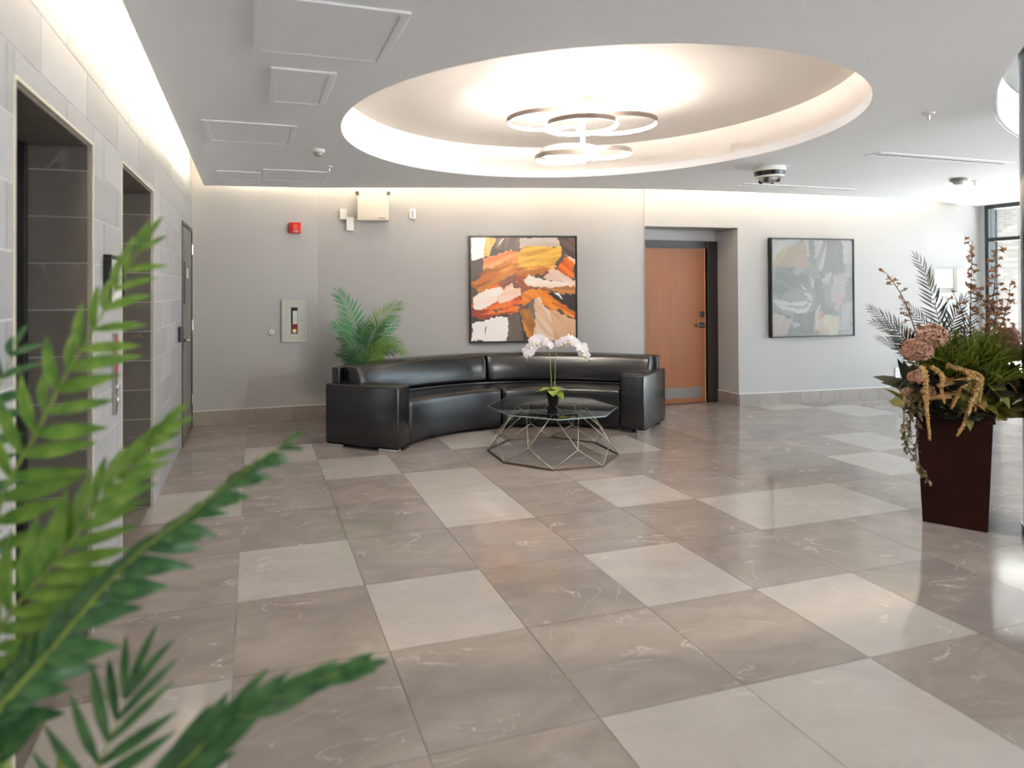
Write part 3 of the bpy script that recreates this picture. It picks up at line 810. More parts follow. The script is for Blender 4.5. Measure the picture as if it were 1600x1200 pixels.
# palm in the foreground, close to the tiled wall
FO = Vector((-0.40, 1.30, 0))
fp = thing('potted_palm', 'large green palm in the near corner by the first elevator niche', 'potted plant', FO)
MB().lathe([(0.11, 0), (0.14, 0.02), (0.165, 0.30), (0.165, 0.33), (0.15, 0.33), (0.14, 0.28), (0.01, 0.28)], 28).build('pot', mat('charcoal_pot', rgb(58, 58, 60), 0.5), fp, smooth=True, auto=True)
stm = MB()
for dx, dy in ((.0, .0), (.03, .02), (-.03, .015), (.015, -.03)):
    stm.tube([(dx, dy, 0.28), (dx * 1.5, dy * 1.5, 0.45), (dx * 2, dy * 2, 0.62)], [0.013, 0.011, 0.009], 8)
stm.build('stems', M_stalk, fp, smooth=True)
PLn = [leaf_mesh('leaflet', M_palmd, d_, 0.6, 0.07) for d_ in (0.1, 0.22)]
PL = [leaf_mesh('leaflet', M_palm, d_, 0.5, 0.105) for d_ in (0.18, 0.35, 0.5)]
PLd = [leaf_mesh('leaflet', M_palmd, d_, 0.5, 0.135) for d_ in (0.2, 0.5, 0.75)]
PLs = [leaf_mesh('leaflet', M_palmd, d_, 0.4, 0.115) for d_ in (0.05, 0.12)]
rf = random.Random(11)
root = Vector((-0.41, 1.30, 0.60))
FR = {
 'A': [root, (-0.47, 1.38, 0.85), (-0.458, 1.394, 1.079), (-0.401, 1.397, 1.207), (-0.354, 1.403, 1.314), (-0.307, 1.409, 1.40), (-0.258, 1.414, 1.501), (-0.215, 1.417, 1.58)],
 'B': [root, (-0.455, 1.31, 0.80), (-0.421, 1.301, 0.899), (-0.379, 1.298, 0.954), (-0.319, 1.301, 1.026), (-0.278, 1.309, 1.089), (-0.231, 1.315, 1.148), (-0.165, 1.312, 1.222)],
 'C': [root, (-0.41, 1.194, 0.781), (-0.341, 1.204, 0.866), (-0.254, 1.23, 0.963), (-0.185, 1.229, 1.03), (-0.107, 1.237, 1.082), (-0.025, 1.243, 1.142), (0.052, 1.24, 1.192)],
 'D': [(-0.38, 1.25, 0.5), (-0.277, 1.135, 0.604), (-0.243, 1.145, 0.709), (-0.222, 1.169, 0.76), (-0.206, 1.21, 0.797)],
 'E': [(-0.38, 1.25, 0.5), (-0.227, 1.067, 0.66), (-0.13, 1.069, 0.729), (-0.046, 1.064, 0.799), (0.032, 1.061, 0.831), (0.114, 1.068, 0.845), (0.15, 1.072, 0.846)],
 'G': [root, (-0.57, 1.50, 0.85), (-0.585, 1.521, 1.014), (-0.547, 1.524, 1.176), (-0.508, 1.543, 1.289), (-0.486, 1.567, 1.367)],
 'H': [(-0.40, 1.28, 0.55), (-0.426, 1.242, 0.722), (-0.392, 1.252, 0.794), (-0.357, 1.261, 0.858), (-0.326, 1.273, 0.897)],
}
frond(fp, FO, FR['A'], 17, 0.155, toward, PL, M_stalk, 0.007, 0.30, ang=(62, 20), droop_z=0.32, rnd=rf)
frond(fp, FO, FR['B'], 16, 0.15, toward, PL, M_stalk, 0.007, 0.25, ang=(54, 14), droop_z=0.2, rnd=rf)
frond(fp, FO, FR['C'], 24, 0.11, Vector((0.35, -0.5, 0.8)).normalized(), PLd, M_stalk, 0.006, 0.22, ang=(40, 10), droop_z=0.42, rnd=rf)
frond(fp, FO, FR['D'], 7, 0.14, toward, PLn, M_stalk, 0.006, 0.5, ang=(78, 20), droop_z=-0.08, rnd=rf, tipln=0.85)
frond(fp, FO, FR['E'], 13, 0.13, Vector((0.1, -0.7, 0.6)).normalized(), PLs, M_stalk, 0.006, 0.3, ang=(20, 8), droop_z=0.06, rnd=rf, tipln=0.55)
frond(fp, FO, FR['G'], 11, 0.125, toward, PLd, M_stalk, 0.007, 0.4, ang=(62, 25), droop_z=0.3, rnd=rf)
frond(fp, FO, FR['H'], 9, 0.11, toward, PLd, M_stalk, 0.006, 0.35, ang=(60, 25), droop_z=0.25, rnd=rf)

# palm behind the sofa
BO_ = Vector((1.10, 6.98, 0))
bp_ = thing('potted_palm', 'bushy green palm standing in the corner behind the left end of the black sofa', 'potted plant', BO_)
MB().lathe([(0.10, 0), (0.12, 0.02), (0.15, 0.30), (0.15, 0.33), (0.135, 0.33), (0.13, 0.28), (0.01, 0.28)], 24).build('pot', MATS['charcoal_pot'], bp_, smooth=True, auto=True)
sm_ = MB()
for dx, dy in ((0, 0), (.03, .0), (-.02, -.02)): sm_.tube([(dx, dy, .28), (dx * 1.4, dy * 2, .55), (dx * 1.6, dy * 3, .8)], [.012, .010, .007], 6)
sm_.build('stems', M_stalk, bp_, smooth=True)
GL = [leaf_mesh('leaflet', M_palm, d_, 0.3, 0.036, n=5) for d_ in (0.1, 0.3)]
rb = random.Random(5)
tow2 = Vector((-0.1, -0.95, 0.25)).normalized()
b0 = (1.11, 6.93, 0.5)
BF = [
 ([b0, (1.083, 6.86, 0.838), (1.03, 6.865, 1.115), (0.951, 6.88, 1.323), (0.88, 6.90, 1.43)], 0.20, M_palmb),
 ([b0, (1.162, 6.83, 0.837), (1.282, 6.79, 1.114), (1.40, 6.75, 1.25), (1.50, 6.715, 1.30)], 0.17, M_palm),
 ([b0, (1.202, 6.834, 0.733), (1.348, 6.79, 0.90), (1.46, 6.75, 0.89), (1.55, 6.72, 0.80)], 0.15, M_palm),
 ([b0, (1.083, 6.84, 0.803), (0.984, 6.85, 0.997), (0.898, 6.87, 1.08), (0.83, 6.89, 1.10)], 0.16, M_palmb),
 ([b0, (1.215, 6.80, 0.803), (1.33, 6.77, 1.0), (1.43, 6.73, 1.12), (1.47, 6.72, 1.16)], 0.15, M_palmb),
 ([b0, (1.069, 6.84, 0.62), (0.983, 6.86, 0.76), (0.917, 6.88, 0.80), (0.88, 6.89, 0.79)], 0.13, M_palmd),
 ([b0, (1.175, 6.82, 0.65), (1.268, 6.79, 0.80), (1.374, 6.76, 0.83), (1.44, 6.74, 0.80)], 0.13, M_palmd),
 ([b0, (1.122, 6.82, 0.734), (1.10, 6.81, 0.907), (1.12, 6.80, 1.04), (1.16, 6.79, 1.10)], 0.15, M_palmd),
 ([b0, (1.16, 6.78, 0.68), (1.25, 6.74, 0.82), (1.36, 6.71, 0.90), (1.44, 6.69, 0.88)], 0.14, M_palm),
 ([b0, (1.10, 6.78, 0.66), (1.06, 6.74, 0.80), (1.00, 6.71, 0.87), (0.93, 6.70, 0.86)], 0.13, M_palmd),
 ([b0, (1.15, 6.80, 0.76), (1.2, 6.77, 0.95), (1.27, 6.75, 1.07), (1.33, 6.74, 1.10)], 0.15, M_palmd),
 ([b0, (1.06, 6.80, 0.70), (1.0, 6.79, 0.86), (0.93, 6.79, 0.95), (0.88, 6.80, 0.98)], 0.14, M_palmd),
]
for pts, l_, m_ in BF:
    frond(bp_, BO_, pts, 28, l_ * 1.15, tow2, GL, M_stalk, 0.005, 0.33, joined=m_, ang=(62, 30), droop_z=0.12, rnd=rb, wscale=1.1, tipln=0.5)

# ------------------------------------------------------------------ orchid on the table
OR = Vector((2.62, 5.30, 0.4205))
orc = thing('potted_orchid', 'white moth orchid with two arching stems in a black pot on the glass table', 'potted plant', OR)
MB().lathe([(0.042, 0), (0.045, 0.005), (0.062, 0.125), (0.062, 0.130), (0.056, 0.130), (0.054, 0.11), (0.005, 0.11)], 28).build('pot', mat('gloss_black_pot', rgb(18, 18, 20), 0.08), orc, smooth=True, auto=True)
mo = MB()
ro = random.Random(2)
for i in range(40):
    a = ro.uniform(0, 2 * PI); r_ = ro.uniform(0, .048); mo.ball((r_ * math.cos(a), r_ * math.sin(a), .115), .010, 6, 4)
m_ = mo.build('moss', mat('dry_moss', rgb(92, 84, 48), 0.9, noise=0.3, scale=40), orc); m_['kind'] = 'stuff'
M_oleaf = leaf_mat('orchid_leaf', rgb(86, 112, 36), rgb(150, 168, 62), 0.3, 0.15)
M_petal = leaf_mat('orchid_petal', rgb(248, 246, 248), rgb(236, 232, 238), 0.5, 0.35)
M_ostem = mat('orchid_stem', rgb(126, 140, 82), 0.5)
XR = Vector((math.cos(TH), -math.sin(TH), 0)); YF = Vector((math.sin(TH), math.cos(TH), 0)); ZU = Vector((0, 0, 1))
OL = leaf_mesh('leaf', M_oleaf, 0.6, 0.3, 0.27, n=9, base=0.5)
for a, e, l_ in ((-100, 25, .14), (20, 28, .15), (165, 25, .14), (-55, 5, .12), (75, 20, .13), (205, 35, .12)):
    d = XR * math.cos(math.radians(a)) + YF * math.sin(math.radians(a)) + ZU * math.tan(math.radians(e))
    o = link('leaf', OL, orc); o.matrix_local = frame_leaf(Vector((0, 0, .125)), d, ZU, l_ * 1.1, l_ * 1.7)
def flower_mesh():
    b = MB(); md = leaf_mesh('p', None, 0.12, -0.15, 0.30, n=6, base=0.3)
    for a, l_, w_ in ((90, .042, .8), (210, .040, .8), (330, .040, .8)):
        d = Vector((math.cos(math.radians(a)), math.sin(math.radians(a)), 0)); M = frame_leaf(Vector((0, 0, -.002)), d, ZU, l_, l_ * w_)
        b.add([M @ v.co for v in md.vertices], [tuple(q.vertices) for q in md.polygons])
    mw = leaf_mesh('p', None, 0.15, -0.1, 0.55, n=6, base=0.3)
    for a in (20, 160):
        d = Vector((math.cos(math.radians(a)), math.sin(math.radians(a)), .1)); M = frame_leaf(Vector((0, 0, .002)), d, ZU, .046, .044)
        b.add([M @ v.co for v in mw.vertices], [tuple(q.vertices) for q in mw.polygons])
    b.ball((0, -.006, .006), .009, 8, 5, (1, 1.3, 1))
    return b.mesh('flower', M_petal, smooth=True, fix=False)
FL = flower_mesh()
FLlip = MB().ball((0, -.006, .010), .006, 8, 5, (1, 1.5, 1)).mesh('lip', mat('orchid_lip', rgb(238, 214, 160), 0.5), smooth=True)
def ostem(pts, buds, flowers):
    P, L_ = spline(pts, 30)
    Pl = [XR * p.x + YF * p.y + ZU * p.z for p in P]
    s_ = MB().tube(Pl, [0.0035 - .0018 * i / 29 for i in range(30)], 6).build('stem', M_ostem, orc, smooth=True)
    for t, dx, dy, dz, tilt in flowers:
        k = min(28, int(t * 29)); p = Pl[k] + XR * dx + YF * dy + ZU * dz
        nrm = (-YF + XR * tilt + ZU * ro.uniform(-.45, .15)).normalized()
        x = ZU.cross(nrm).normalized(); y = nrm.cross(x); q = ro.uniform(-.5, .5)
        x2 = x * math.cos(q) + y * math.sin(q); y2 = nrm.cross(x2); s = ro.uniform(1.3, 1.6)
        M = Matrix(((x2.x * s, y2.x * s, nrm.x * s, p.x), (x2.y * s, y2.y * s, nrm.y * s, p.y), (x2.z * s, y2.z * s, nrm.z * s, p.z), (0, 0, 0, 1)))
        o = link('flower', FL, orc); o.matrix_local = M; l = link('lip', FLlip, o)
    for t in buds:
        k = min(28, int(t * 29)); p = Pl[k]
        MB().ball((p.x + ro.uniform(-.012, .012), p.y, p.z - .008), .008, 8, 5, (1, 1, 1.4)).build('bud', mat('orchid_bud', rgb(150, 170, 96), 0.5), orc, smooth=True)
ostem([Vector(p) for p in ((-.012, 0, .12), (-.02, 0, .30), (-.035, 0, .49), (-.075, -.01, .565), (-.15, -.03, .575), (-.22, -.04, .50), (-.235, -.045, .40))],
      (0.93, 0.96, 1.0),
      [(t, ro.uniform(-.012, .012), ro.uniform(-.025, .01), ro.uniform(-.02, .02), tl) for t, tl in ((.58, .3), (.62, -.2), (.66, .4), (.70, -.5), (.73, -.1), (.77, -.4), (.81, .1), (.84, -.6), (.88, -.2), (.91, .2), (.66, -.6), (.75, .5))])
ostem([Vector(p) for p in ((.012, 0, .12), (.02, 0, .30), (.03, 0, .46), (.075, -.01, .54), (.16, -.03, .575), (.26, -.05, .50), (.295, -.06, .39))],
      (0.95, 0.98, 1.0),
      [(t, ro.uniform(-.012, .012), ro.uniform(-.025, .01), ro.uniform(-.015, .02), tl) for t, tl in ((.56, .0), (.60, .5), (.64, -.3), (.68, .3), (.72, -.1), (.77, .5), (.80, .1), (.84, .6), (.88, .2), (.91, -.1), (.86, -.3))])

# ------------------------------------------------------------------ paintings
def vnoise(X, Y, sc, seed):
    r = np.random.RandomState(seed); G = r.rand(64, 64)
    x = X * sc; y = Y * sc; xi = np.floor(x).astype(int); yi = np.floor(y).astype(int); fx = x - xi; fy = y - yi
    fx = fx * fx * (3 - 2 * fx); fy = fy * fy * (3 - 2 * fy)
    g = lambda a, b: G[b % 64, a % 64]
    return (g(xi, yi) * (1 - fx) + g(xi + 1, yi) * fx) * (1 - fy) + (g(xi, yi + 1) * (1 - fx) + g(xi + 1, yi + 1) * fx) * fy
def inpoly(X, Y, poly):
    c = np.zeros(X.shape, bool); n_ = len(poly); j = n_ - 1
    for i in range(n_):
        xi, yi = poly[i]; xj, yj = poly[j]
        if yi != yj:
            c ^= ((yi > Y) != (yj > Y)) & (X < (xj - xi) * (Y - yi) / (yj - yi) + xi)
        j = i
    return c
def paint(nx, layers, base, seed):
    X, Y = np.meshgrid(np.linspace(0, 1, nx), np.linspace(0, 1, nx))
    img = np.zeros((nx, nx, 3)); img[:] = base
    for q, (poly, c, jag, ang, amp, c2) in enumerate(layers):
        sd = seed * 100 + q * 7
        wx = X + jag * ((vnoise(X, Y, 9, sd) - .5) + .8 * (vnoise(X, Y, 42, sd + 1) - .5)); wy = Y + jag * ((vnoise(X, Y, 9, sd + 2) - .5) + .8 * (vnoise(X, Y, 42, sd + 3) - .5))
        m = inpoly(wx, wy, poly)
        a = math.radians(ang); U = X * math.cos(a) + Y * math.sin(a) + 3; V = -X * math.sin(a) + Y * math.cos(a) + 3
        st = .6 * vnoise(U * .12, V, 26, sd + 4) + .4 * vnoise(U * .15, V, 55, sd + 5)
        mixv = np.clip((st - .5) * 3.6 * amp + .55 * (vnoise(X, Y, 5, sd + 6)) * (amp > 0), 0, 1)[..., None]
        col_ = np.array(c) * (1 - mixv) + np.array(c2) * mixv
        img = np.where(m[..., None], col_, img)
    return img
def canvas_mesh(name, img, w, h, m):
    nx = img.shape[0]
    xs = np.linspace(-w / 2, w / 2, nx); zs = np.linspace(h, 0, nx)
    Xg, Zg = np.meshgrid(xs, zs); vs = np.stack([Xg.ravel(), np.zeros(nx * nx), Zg.ravel()], 1)
    idx = np.arange(nx * nx).reshape(nx, nx)
    fs = np.stack([idx[:-1, :-1].ravel(), idx[1:, :-1].ravel(), idx[1:, 1:].ravel(), idx[:-1, 1:].ravel()], 1)
    me = bpy.data.meshes.new(name); me.from_pydata(vs.tolist(), [], fs.tolist())
    at = me.color_attributes.new('paint', 'FLOAT_COLOR', 'POINT')
    c = img / 255.0; c = np.where(c <= .04045, c / 12.92, ((c + .055) / 1.055) ** 2.4)
    at.data.foreach_set('color', np.concatenate([c.reshape(-1, 3), np.ones((nx * nx, 1))], 1).astype(np.float32).ravel())
    me.materials.append(m); return me
def paint_mat(name):
    m = bpy.data.materials.new(name); m.use_nodes = True; nt = m.node_tree
    a = nt.nodes.new('ShaderNodeAttribute'); a.attribute_name = 'paint'
    nt.links.new(a.outputs['Color'], nt.nodes['Principled BSDF'].inputs['Base Color']); nt.nodes['Principled BSDF'].inputs['Roughness'].default_value = 0.4
    return m
def px(L, X0, Y0, SX, SY): return [((a - X0) / SX, (b - Y0) / SY) for a, b in L]
A_ = lambda *L: px(L, 68, 68, 1062, 1057)
CH, OW, PK = (62, 58, 56), (244, 240, 236), (236, 205, 184)
ORN, YEL, DOR, DBR = (226, 128, 50), (238, 186, 78), (196, 92, 40), (120, 70, 52)
lay1 = [
 (A_((68, 68), (220, 68), (200, 290), (68, 310)), (248, 245, 243), .01, 0, 0, OW),
 (A_((215, 68), (330, 68), (250, 260), (205, 280)), (240, 200, 120), .02, 80, .5, (206, 150, 80)),
 (A_((330, 68), (560, 68), (560, 200), (420, 210), (320, 190)), (110, 96, 88), .02, 100, .5, (160, 140, 126)),
 (A_((330, 160), (380, 90), (415, 72), (360, 140)), (238, 232, 226), .01, 0, 0, OW),
 (A_((555, 68), (960, 68), (980, 170), (720, 160), (560, 170)), (206, 194, 186), .02, 10, .4, (180, 164, 156)),
 (A_((950, 68), (1130, 68), (1130, 280), (1000, 240), (970, 150)), (66, 58, 56), .05, 40, .5, (120, 96, 88)),
 (A_((68, 310), (250, 260), (230, 380), (68, 500)), (86, 78, 72), .02, 0, .3, (110, 98, 90)),
 (A_((180, 300), (460, 200), (560, 240), (560, 400), (190, 380)), (226, 140, 84), .03, -20, .6, (240, 176, 120)),
 (A_((68, 570), (200, 400), (400, 330), (560, 330), (560, 560), (300, 600), (180, 640), (100, 600)), (206, 132, 62), .04, -28, .9, (140, 84, 52)),
 (A_((180, 440), (500, 350), (540, 380), (240, 500), (80, 590)), (238, 176, 84), .03, -25, .9, (196, 112, 54)),
 (A_((260, 560), (540, 420), (580, 560), (460, 600)), (128, 84, 72), .03, -25, .7, (176, 110, 80)),
 (A_((530, 200), (610, 140), (980, 160), (1000, 200), (940, 340), (860, 400), (600, 400), (540, 360)), (240, 190, 84), .04, -12, .8, (206, 152, 66)),
 (A_((540, 370), (860, 370), (820, 450), (640, 480), (600, 590), (530, 520)), (186, 112, 52), .04, -8, 1.0, (238, 168, 76)),
 (A_((930, 400), (1010, 260), (1130, 300), (1130, 480)), (236, 126, 40), .03, 40, .7, (206, 84, 34)),
 (A_((1040, 270), (1130, 280), (1130, 360)), (240, 206, 180), .03, 40, .5, (226, 150, 100)),
 (A_((520, 480), (640, 470), (700, 580), (600, 640), (540, 590)), (150, 84, 60), .03, 30, .7, (200, 112, 62)),
 (A_((130, 640), (300, 560), (480, 590), (560, 700), (500, 790), (200, 830), (68, 800)), (232, 118, 46), .05, -8, .9, (196, 70, 34)),
 (A_((68, 680), (200, 610), (380, 570), (400, 620), (330, 720), (200, 800), (90, 800)), OW, .025, -12, .25, (246, 216, 196)),
 (A_((330, 690), (400, 600), (490, 540), (500, 590), (580, 590), (570, 650), (440, 720), (340, 740)), (240, 218, 202), .025, -14, .5, (232, 160, 130)),
 (A_((68, 800), (300, 830), (520, 760), (590, 790), (430, 870), (200, 890), (68, 880)), (146, 62, 42), .04, -6, 1.0, (232, 120, 46)),
 (A_((68, 870), (200, 900), (300, 850), (470, 850), (420, 930), (68, 950)), CH, .03, 0, .3, (110, 64, 50)),
 (A_((68, 950), (200, 900), (380, 870), (450, 880), (440, 1125), (68, 1125)), (246, 240, 238), .03, 0, 0, OW),
 (A_((225, 960), (215, 1020), (195, 1060), (205, 1000)), (60, 56, 54), .015, 0, 0, CH),
 (A_((450, 870), (560, 840), (640, 1125), (440, 1125)), (106, 96, 90), .02, 70, .3, (84, 76, 70)),
 (A_((550, 850), (650, 1125), (600, 1125)), (50, 46, 44), .02, 60, .3, CH),
 (A_((560, 800), (680, 770), (730, 1000), (680, 1125), (640, 1100)), (206, 138, 56), .03, 70, 1.0, (150, 96, 50)),
 (A_((580, 640), (740, 590), (900, 640), (950, 720), (860, 790), (700, 700), (620, 770), (560, 760)), (238, 148, 48), .03, 30, .8, (214, 104, 36)),
 (A_((640, 760), (720, 680), (740, 820), (720, 980)), (112, 98, 90), .02, 80, .4, (150, 130, 118)),
 (A_((700, 690), (750, 680), (820, 790), (950, 860), (1130, 960), (1130, 1125), (700, 1125), (720, 960)), (240, 222, 206), .02, 50, .5, (222, 176, 142)),
 (A_((860, 800), (960, 830), (1130, 930), (1130, 1125), (900, 1125)), (226, 182, 146), .03, 45, .5, (206, 150, 110)),
 (A_((830, 640), (1130, 620), (1130, 850), (950, 730)), (52, 48, 46), .02, 20, .3, CH),
 (A_((900, 640), (960, 640), (1000, 710), (940, 670)), OW, .02, 0, 0, OW),
 (A_((820, 780), (950, 710), (1130, 840), (1130, 900), (980, 800), (900, 830)), (240, 150, 52), .03, 30, .8, (196, 84, 34)),
 (A_((600, 490), (660, 450), (800, 510), (1130, 520), (1130, 600), (1000, 620), (720, 580), (620, 540)), (246, 232, 222), .025, 8, .5, (240, 190, 150)),
 (A_((800, 480), (890, 390), (960, 410), (1130, 520), (1000, 530), (830, 510)), (238, 212, 198), .02, 25, .5, (214, 178, 160)),
 (A_((720, 570), (900, 590), (1130, 570), (1130, 640), (1000, 650), (850, 610)), (228, 152, 88), .03, 4, .9, (178, 120, 70)),
]
B_ = lambda *L: px(L, 108, 66, 860, 1064)
G0, G1, G2, WH = (160, 160, 160), (178, 178, 178), (196, 197, 197), (228, 228, 230)
lay2 = [
 (B_((108, 66), (420, 66), (140, 300), (108, 330)), (222, 223, 222), .03, -40, .3, G2),
 (B_((108, 380), (200, 200), (420, 80), (470, 120), (500, 300), (440, 400), (140, 400)), (206, 182, 176), .05, -30, .5, (190, 184, 150)),
 (B_((108, 370), (190, 200), (320, 120), (230, 260), (150, 370)), (208, 204, 160), .05, -50, .6, (206, 190, 170)),
 (B_((140, 390), (340, 390), (480, 400), (520, 620), (300, 640), (140, 700), (108, 640)), (148, 150, 152), .06, 20, .5, (172, 174, 174)),
 (B_((330, 420), (420, 380), (440, 450), (350, 470)), (196, 198, 198), .05, 0, .4, G1),
 (B_((440, 66), (500, 66), (520, 260), (470, 260)), (216, 214, 212), .03, 80, .4, (196, 186, 180)),
 (B_((490, 66), (560, 66), (580, 300), (540, 380), (500, 280)), (160, 161, 160), .03, 80, .3, G1),
 (B_((540, 66), (650, 66), (600, 220), (560, 300)), (216, 217, 218), .03, 100, .4, G1),
 (B_((640, 66), (860, 66), (860, 300), (870, 430), (760, 450), (640, 500), (600, 440), (680, 200)), (158, 158, 158), .04, 100, .4, (172, 172, 172)),
 (B_((850, 66), (968, 66), (968, 350), (880, 330), (855, 180)), (222, 223, 223), .04, 90, .4, G2),
 (B_((880, 330), (968, 340), (968, 480), (880, 460)), (198, 199, 199), .04, 90, .4, G1),
 (B_((540, 480), (640, 520), (660, 800), (780, 860), (830, 1000), (700, 940), (600, 1130), (560, 1130)), (152, 153, 153), .04, 85, .4, (168, 168, 168)),
 (B_((630, 500), (720, 420), (740, 450), (660, 560)), (212, 213, 213), .04, 110, .3, G2),
 (B_((750, 480), (880, 430), (930, 480), (900, 560), (860, 740), (750, 740), (740, 600)), (212, 211, 209), .04, 90, .5, (192, 190, 190)),
 (B_((750, 640), (860, 640), (850, 750), (800, 850), (770, 840)), (218, 190, 188), .04, 90, .5, (214, 202, 200)),
 (B_((860, 800), (968, 780), (968, 1110), (830, 1110), (830, 960)), (204, 203, 206), .04, 110, .4, (192, 192, 194)),
 (B_((130, 830), (320, 900), (300, 1130), (108, 1130)), (146, 148, 148), .03, 20, .3, (162, 162, 162)),
 (B_((320, 880), (560, 860), (560, 1130), (270, 1130)), (148, 149, 149), .03, 80, .4, (162, 162, 162)),
 (B_((108, 850), (160, 880), (310, 940), (320, 980), (250, 1130), (108, 1130)), (214, 202, 198), .04, -60, .4, (206, 186, 182)),
 (B_((310, 990), (370, 990), (390, 1030), (320, 1040)), (196, 196, 198), .04, 0, .3, G2),
 (B_((590, 840), (640, 850), (660, 960), (620, 980), (580, 930)), (206, 160, 150), .04, 80, .5, (214, 180, 170)),
 (B_((570, 1110), (600, 960), (700, 920), (800, 900), (820, 1050), (800, 1120)), (226, 222, 200), .05, 80, .5, (212, 190, 172)),
 (B_((570, 1120), (610, 1000), (640, 1040), (630, 1120)), (226, 186, 150), .04, 80, .5, (220, 200, 180)),
 (B_((108, 710), (300, 770), (420, 750), (480, 690), (400, 570), (430, 580), (520, 660), (530, 760), (470, 860), (380, 880), (240, 850), (110, 750)), (222, 223, 224), .025, 18, .9, (168, 169, 169)),
 (B_((240, 790), (440, 800), (500, 740), (480, 810), (380, 840)), (170, 171, 171), .02, 5, .6, (206, 206, 206)),
 (B_((500, 490), (535, 490), (545, 600), (510, 600)), (216, 217, 217), .03, 85, .4, G1),
 (B_((590, 400), (640, 200), (690, 90), (660, 300), (630, 430)), (210, 211, 211), .02, 105, .9, G0),
 (B_((560, 860), (600, 770), (610, 800), (590, 1000), (560, 1100)), (222, 220, 220), .02, 92, .4, (206, 190, 186)),
 (B_((540, 940), (556, 900), (556, 1120), (536, 1120)), (206, 176, 170), .02, 90, .3, G2),
 (B_((800, 1083), (940, 1088), (940, 1093), (800, 1091)), (120, 120, 120), .01, 0, 0, G0),
]
def painting(name, label, p, q, z0, z1, img, depth, fw, mname):
    p = Vector(p); q = Vector(q); d = q - p; w = d.length; c = (p + q) / 2
    t = thing(name, label, 'painting', (c.x, c.y, z0), math.atan2(d.y, d.x), 'framed abstract paintings on the curved wall')
    h = z1 - z0; f = MB(); a = w / 2
    f.box(-a, a, -depth, 0, 0, fw); f.box(-a, a, -depth, 0, h - fw, h); f.box(-a, -a + fw, -depth, 0, fw, h - fw); f.box(a - fw, a, -depth, 0, fw, h - fw)
    f.build('frame', M_black, t)
    MB().box(-a + fw + .004, a - fw - .004, -depth + .012, -0.004, fw + .004, h - fw - .004).build('stretcher', M_white, t)
    link('canvas', canvas_mesh('canvas', img, w - 2 * fw - .008, h - 2 * fw - .008, paint_mat(mname)), t, (0, -depth + .0115, fw + .004))
    return t
def onwall(u, off): return (u, wall_v(u) - off)
def wallpt(u):
    P = CL if u < 4.6 else CR
    for a, b in zip(P[:-1], P[1:]):
        if a[0] <= u <= b[0]: return a[1] + (b[1] - a[1]) * (u - a[0]) / (b[0] - a[0])
    return P[-1][1]
v1_, v2_ = wallpt(2.42), wallpt(3.68)
vm = min(0, min(wallpt(2.42 + 1.26 * k / 10) - (v1_ + (v2_ - v1_) * k / 10) for k in range(11)))
painting('framed_painting', 'large framed abstract painting in orange, yellow and white above the black sofa', (2.42, v1_ + vm - .008), (3.675, v2_ + vm - .008), 0.848, 2.103, paint(230, lay1, (92, 80, 74), 4), 0.05, 0.014, 'orange_abstract')
painting('framed_painting', 'framed abstract painting in greys with faint pink, on the bright wall beside the wooden door', (6.215, wallpt(6.215) - .012), (7.465, wallpt(7.465) - .012), 0.85, 2.107, paint(230, lay2, (176, 176, 176), 9) * 0.66, 0.06, 0.012, 'grey_abstract')

# ------------------------------------------------------------------ things on the back walls
BL = ((0, 7.437, 0), 0.0)
# fire strobe
t = wall_thing('fire_strobe', 'red fire alarm strobe high on the wall, above the extinguisher cabinet', 'fire alarm', BL, 0.449, 2.118)
M_red = mat('alarm_red', rgb(196, 36, 28), 0.35)
MB().box(-.068, .068, -.05, 0, 0, 0.126).build('housing', M_red, t, bevel=0.012, bseg=3)
MB().box(-.024, .030, -.062, -.05, 0.035, 0.098).build('lens', mat('strobe_lens', rgb(226, 90, 66), 0.15), t, bevel=0.005)
o = link('lettering', text_mesh('FIRE', 0.032, M_white), t, (0.01, -.0515, 0.019), (PI / 2, 0, 0))
# extinguisher cabinet
t = wall_thing('extinguisher_cabinet', 'grey recessed fire extinguisher cabinet with a narrow glass slot', 'cabinet', BL, 0.4365, 0.883)
M_cab = mat('cabinet_grey', rgb(186, 188, 180), 0.4)
f = MB(); f.box(-.136, .136, -.022, 0, 0, .022); f.box(-.136, .136, -.022, 0, .46, .482); f.box(-.136, -.114, -.022, 0, .022, .46); f.box(.114, .136, -.022, 0, .022, .46)
f.build('frame', M_cab, t, bevel=0.003)
f = MB(); f.box(-.113, -.033, -.016, -.004, .023, .459); f.box(.042, .113, -.016, -.004, .023, .459); f.box(-.033, .042, -.016, -.004, .023, .095); f.box(-.033, .042, -.016, -.004, .395, .459)
dr = f.build('door', M_cab, t)
MB().lathe([(0.006, 0), (0.006, -.008)], 10, (.078, -.016, .25), 'y').build('latch', M_black, dr)
MB().box(-.033, .042, -.0045, -.0015, .095, .395).build('cabinet_interior', M_black, t)
b = MB(); b.box(-.012, .038, -.012, -.005, .205, .355); b.build('instruction_label', M_white, t)
MB().box(-.030, .040, -.012, -.005, .100, .203).build('red_label', mat('label_red', rgb(140, 32, 24), 0.4, noise=0.2, scale=50), t)
MB().lathe([(0.022, 0), (0.022, -.004)], 18, (.006, -.012, .128), 'y').build('round_label', mat('label_cream', rgb(226, 214, 160), 0.4), t)
MB().box(-.033, .042, -.0155, -.0135, .095, .395).build('glass', M_glass, t)
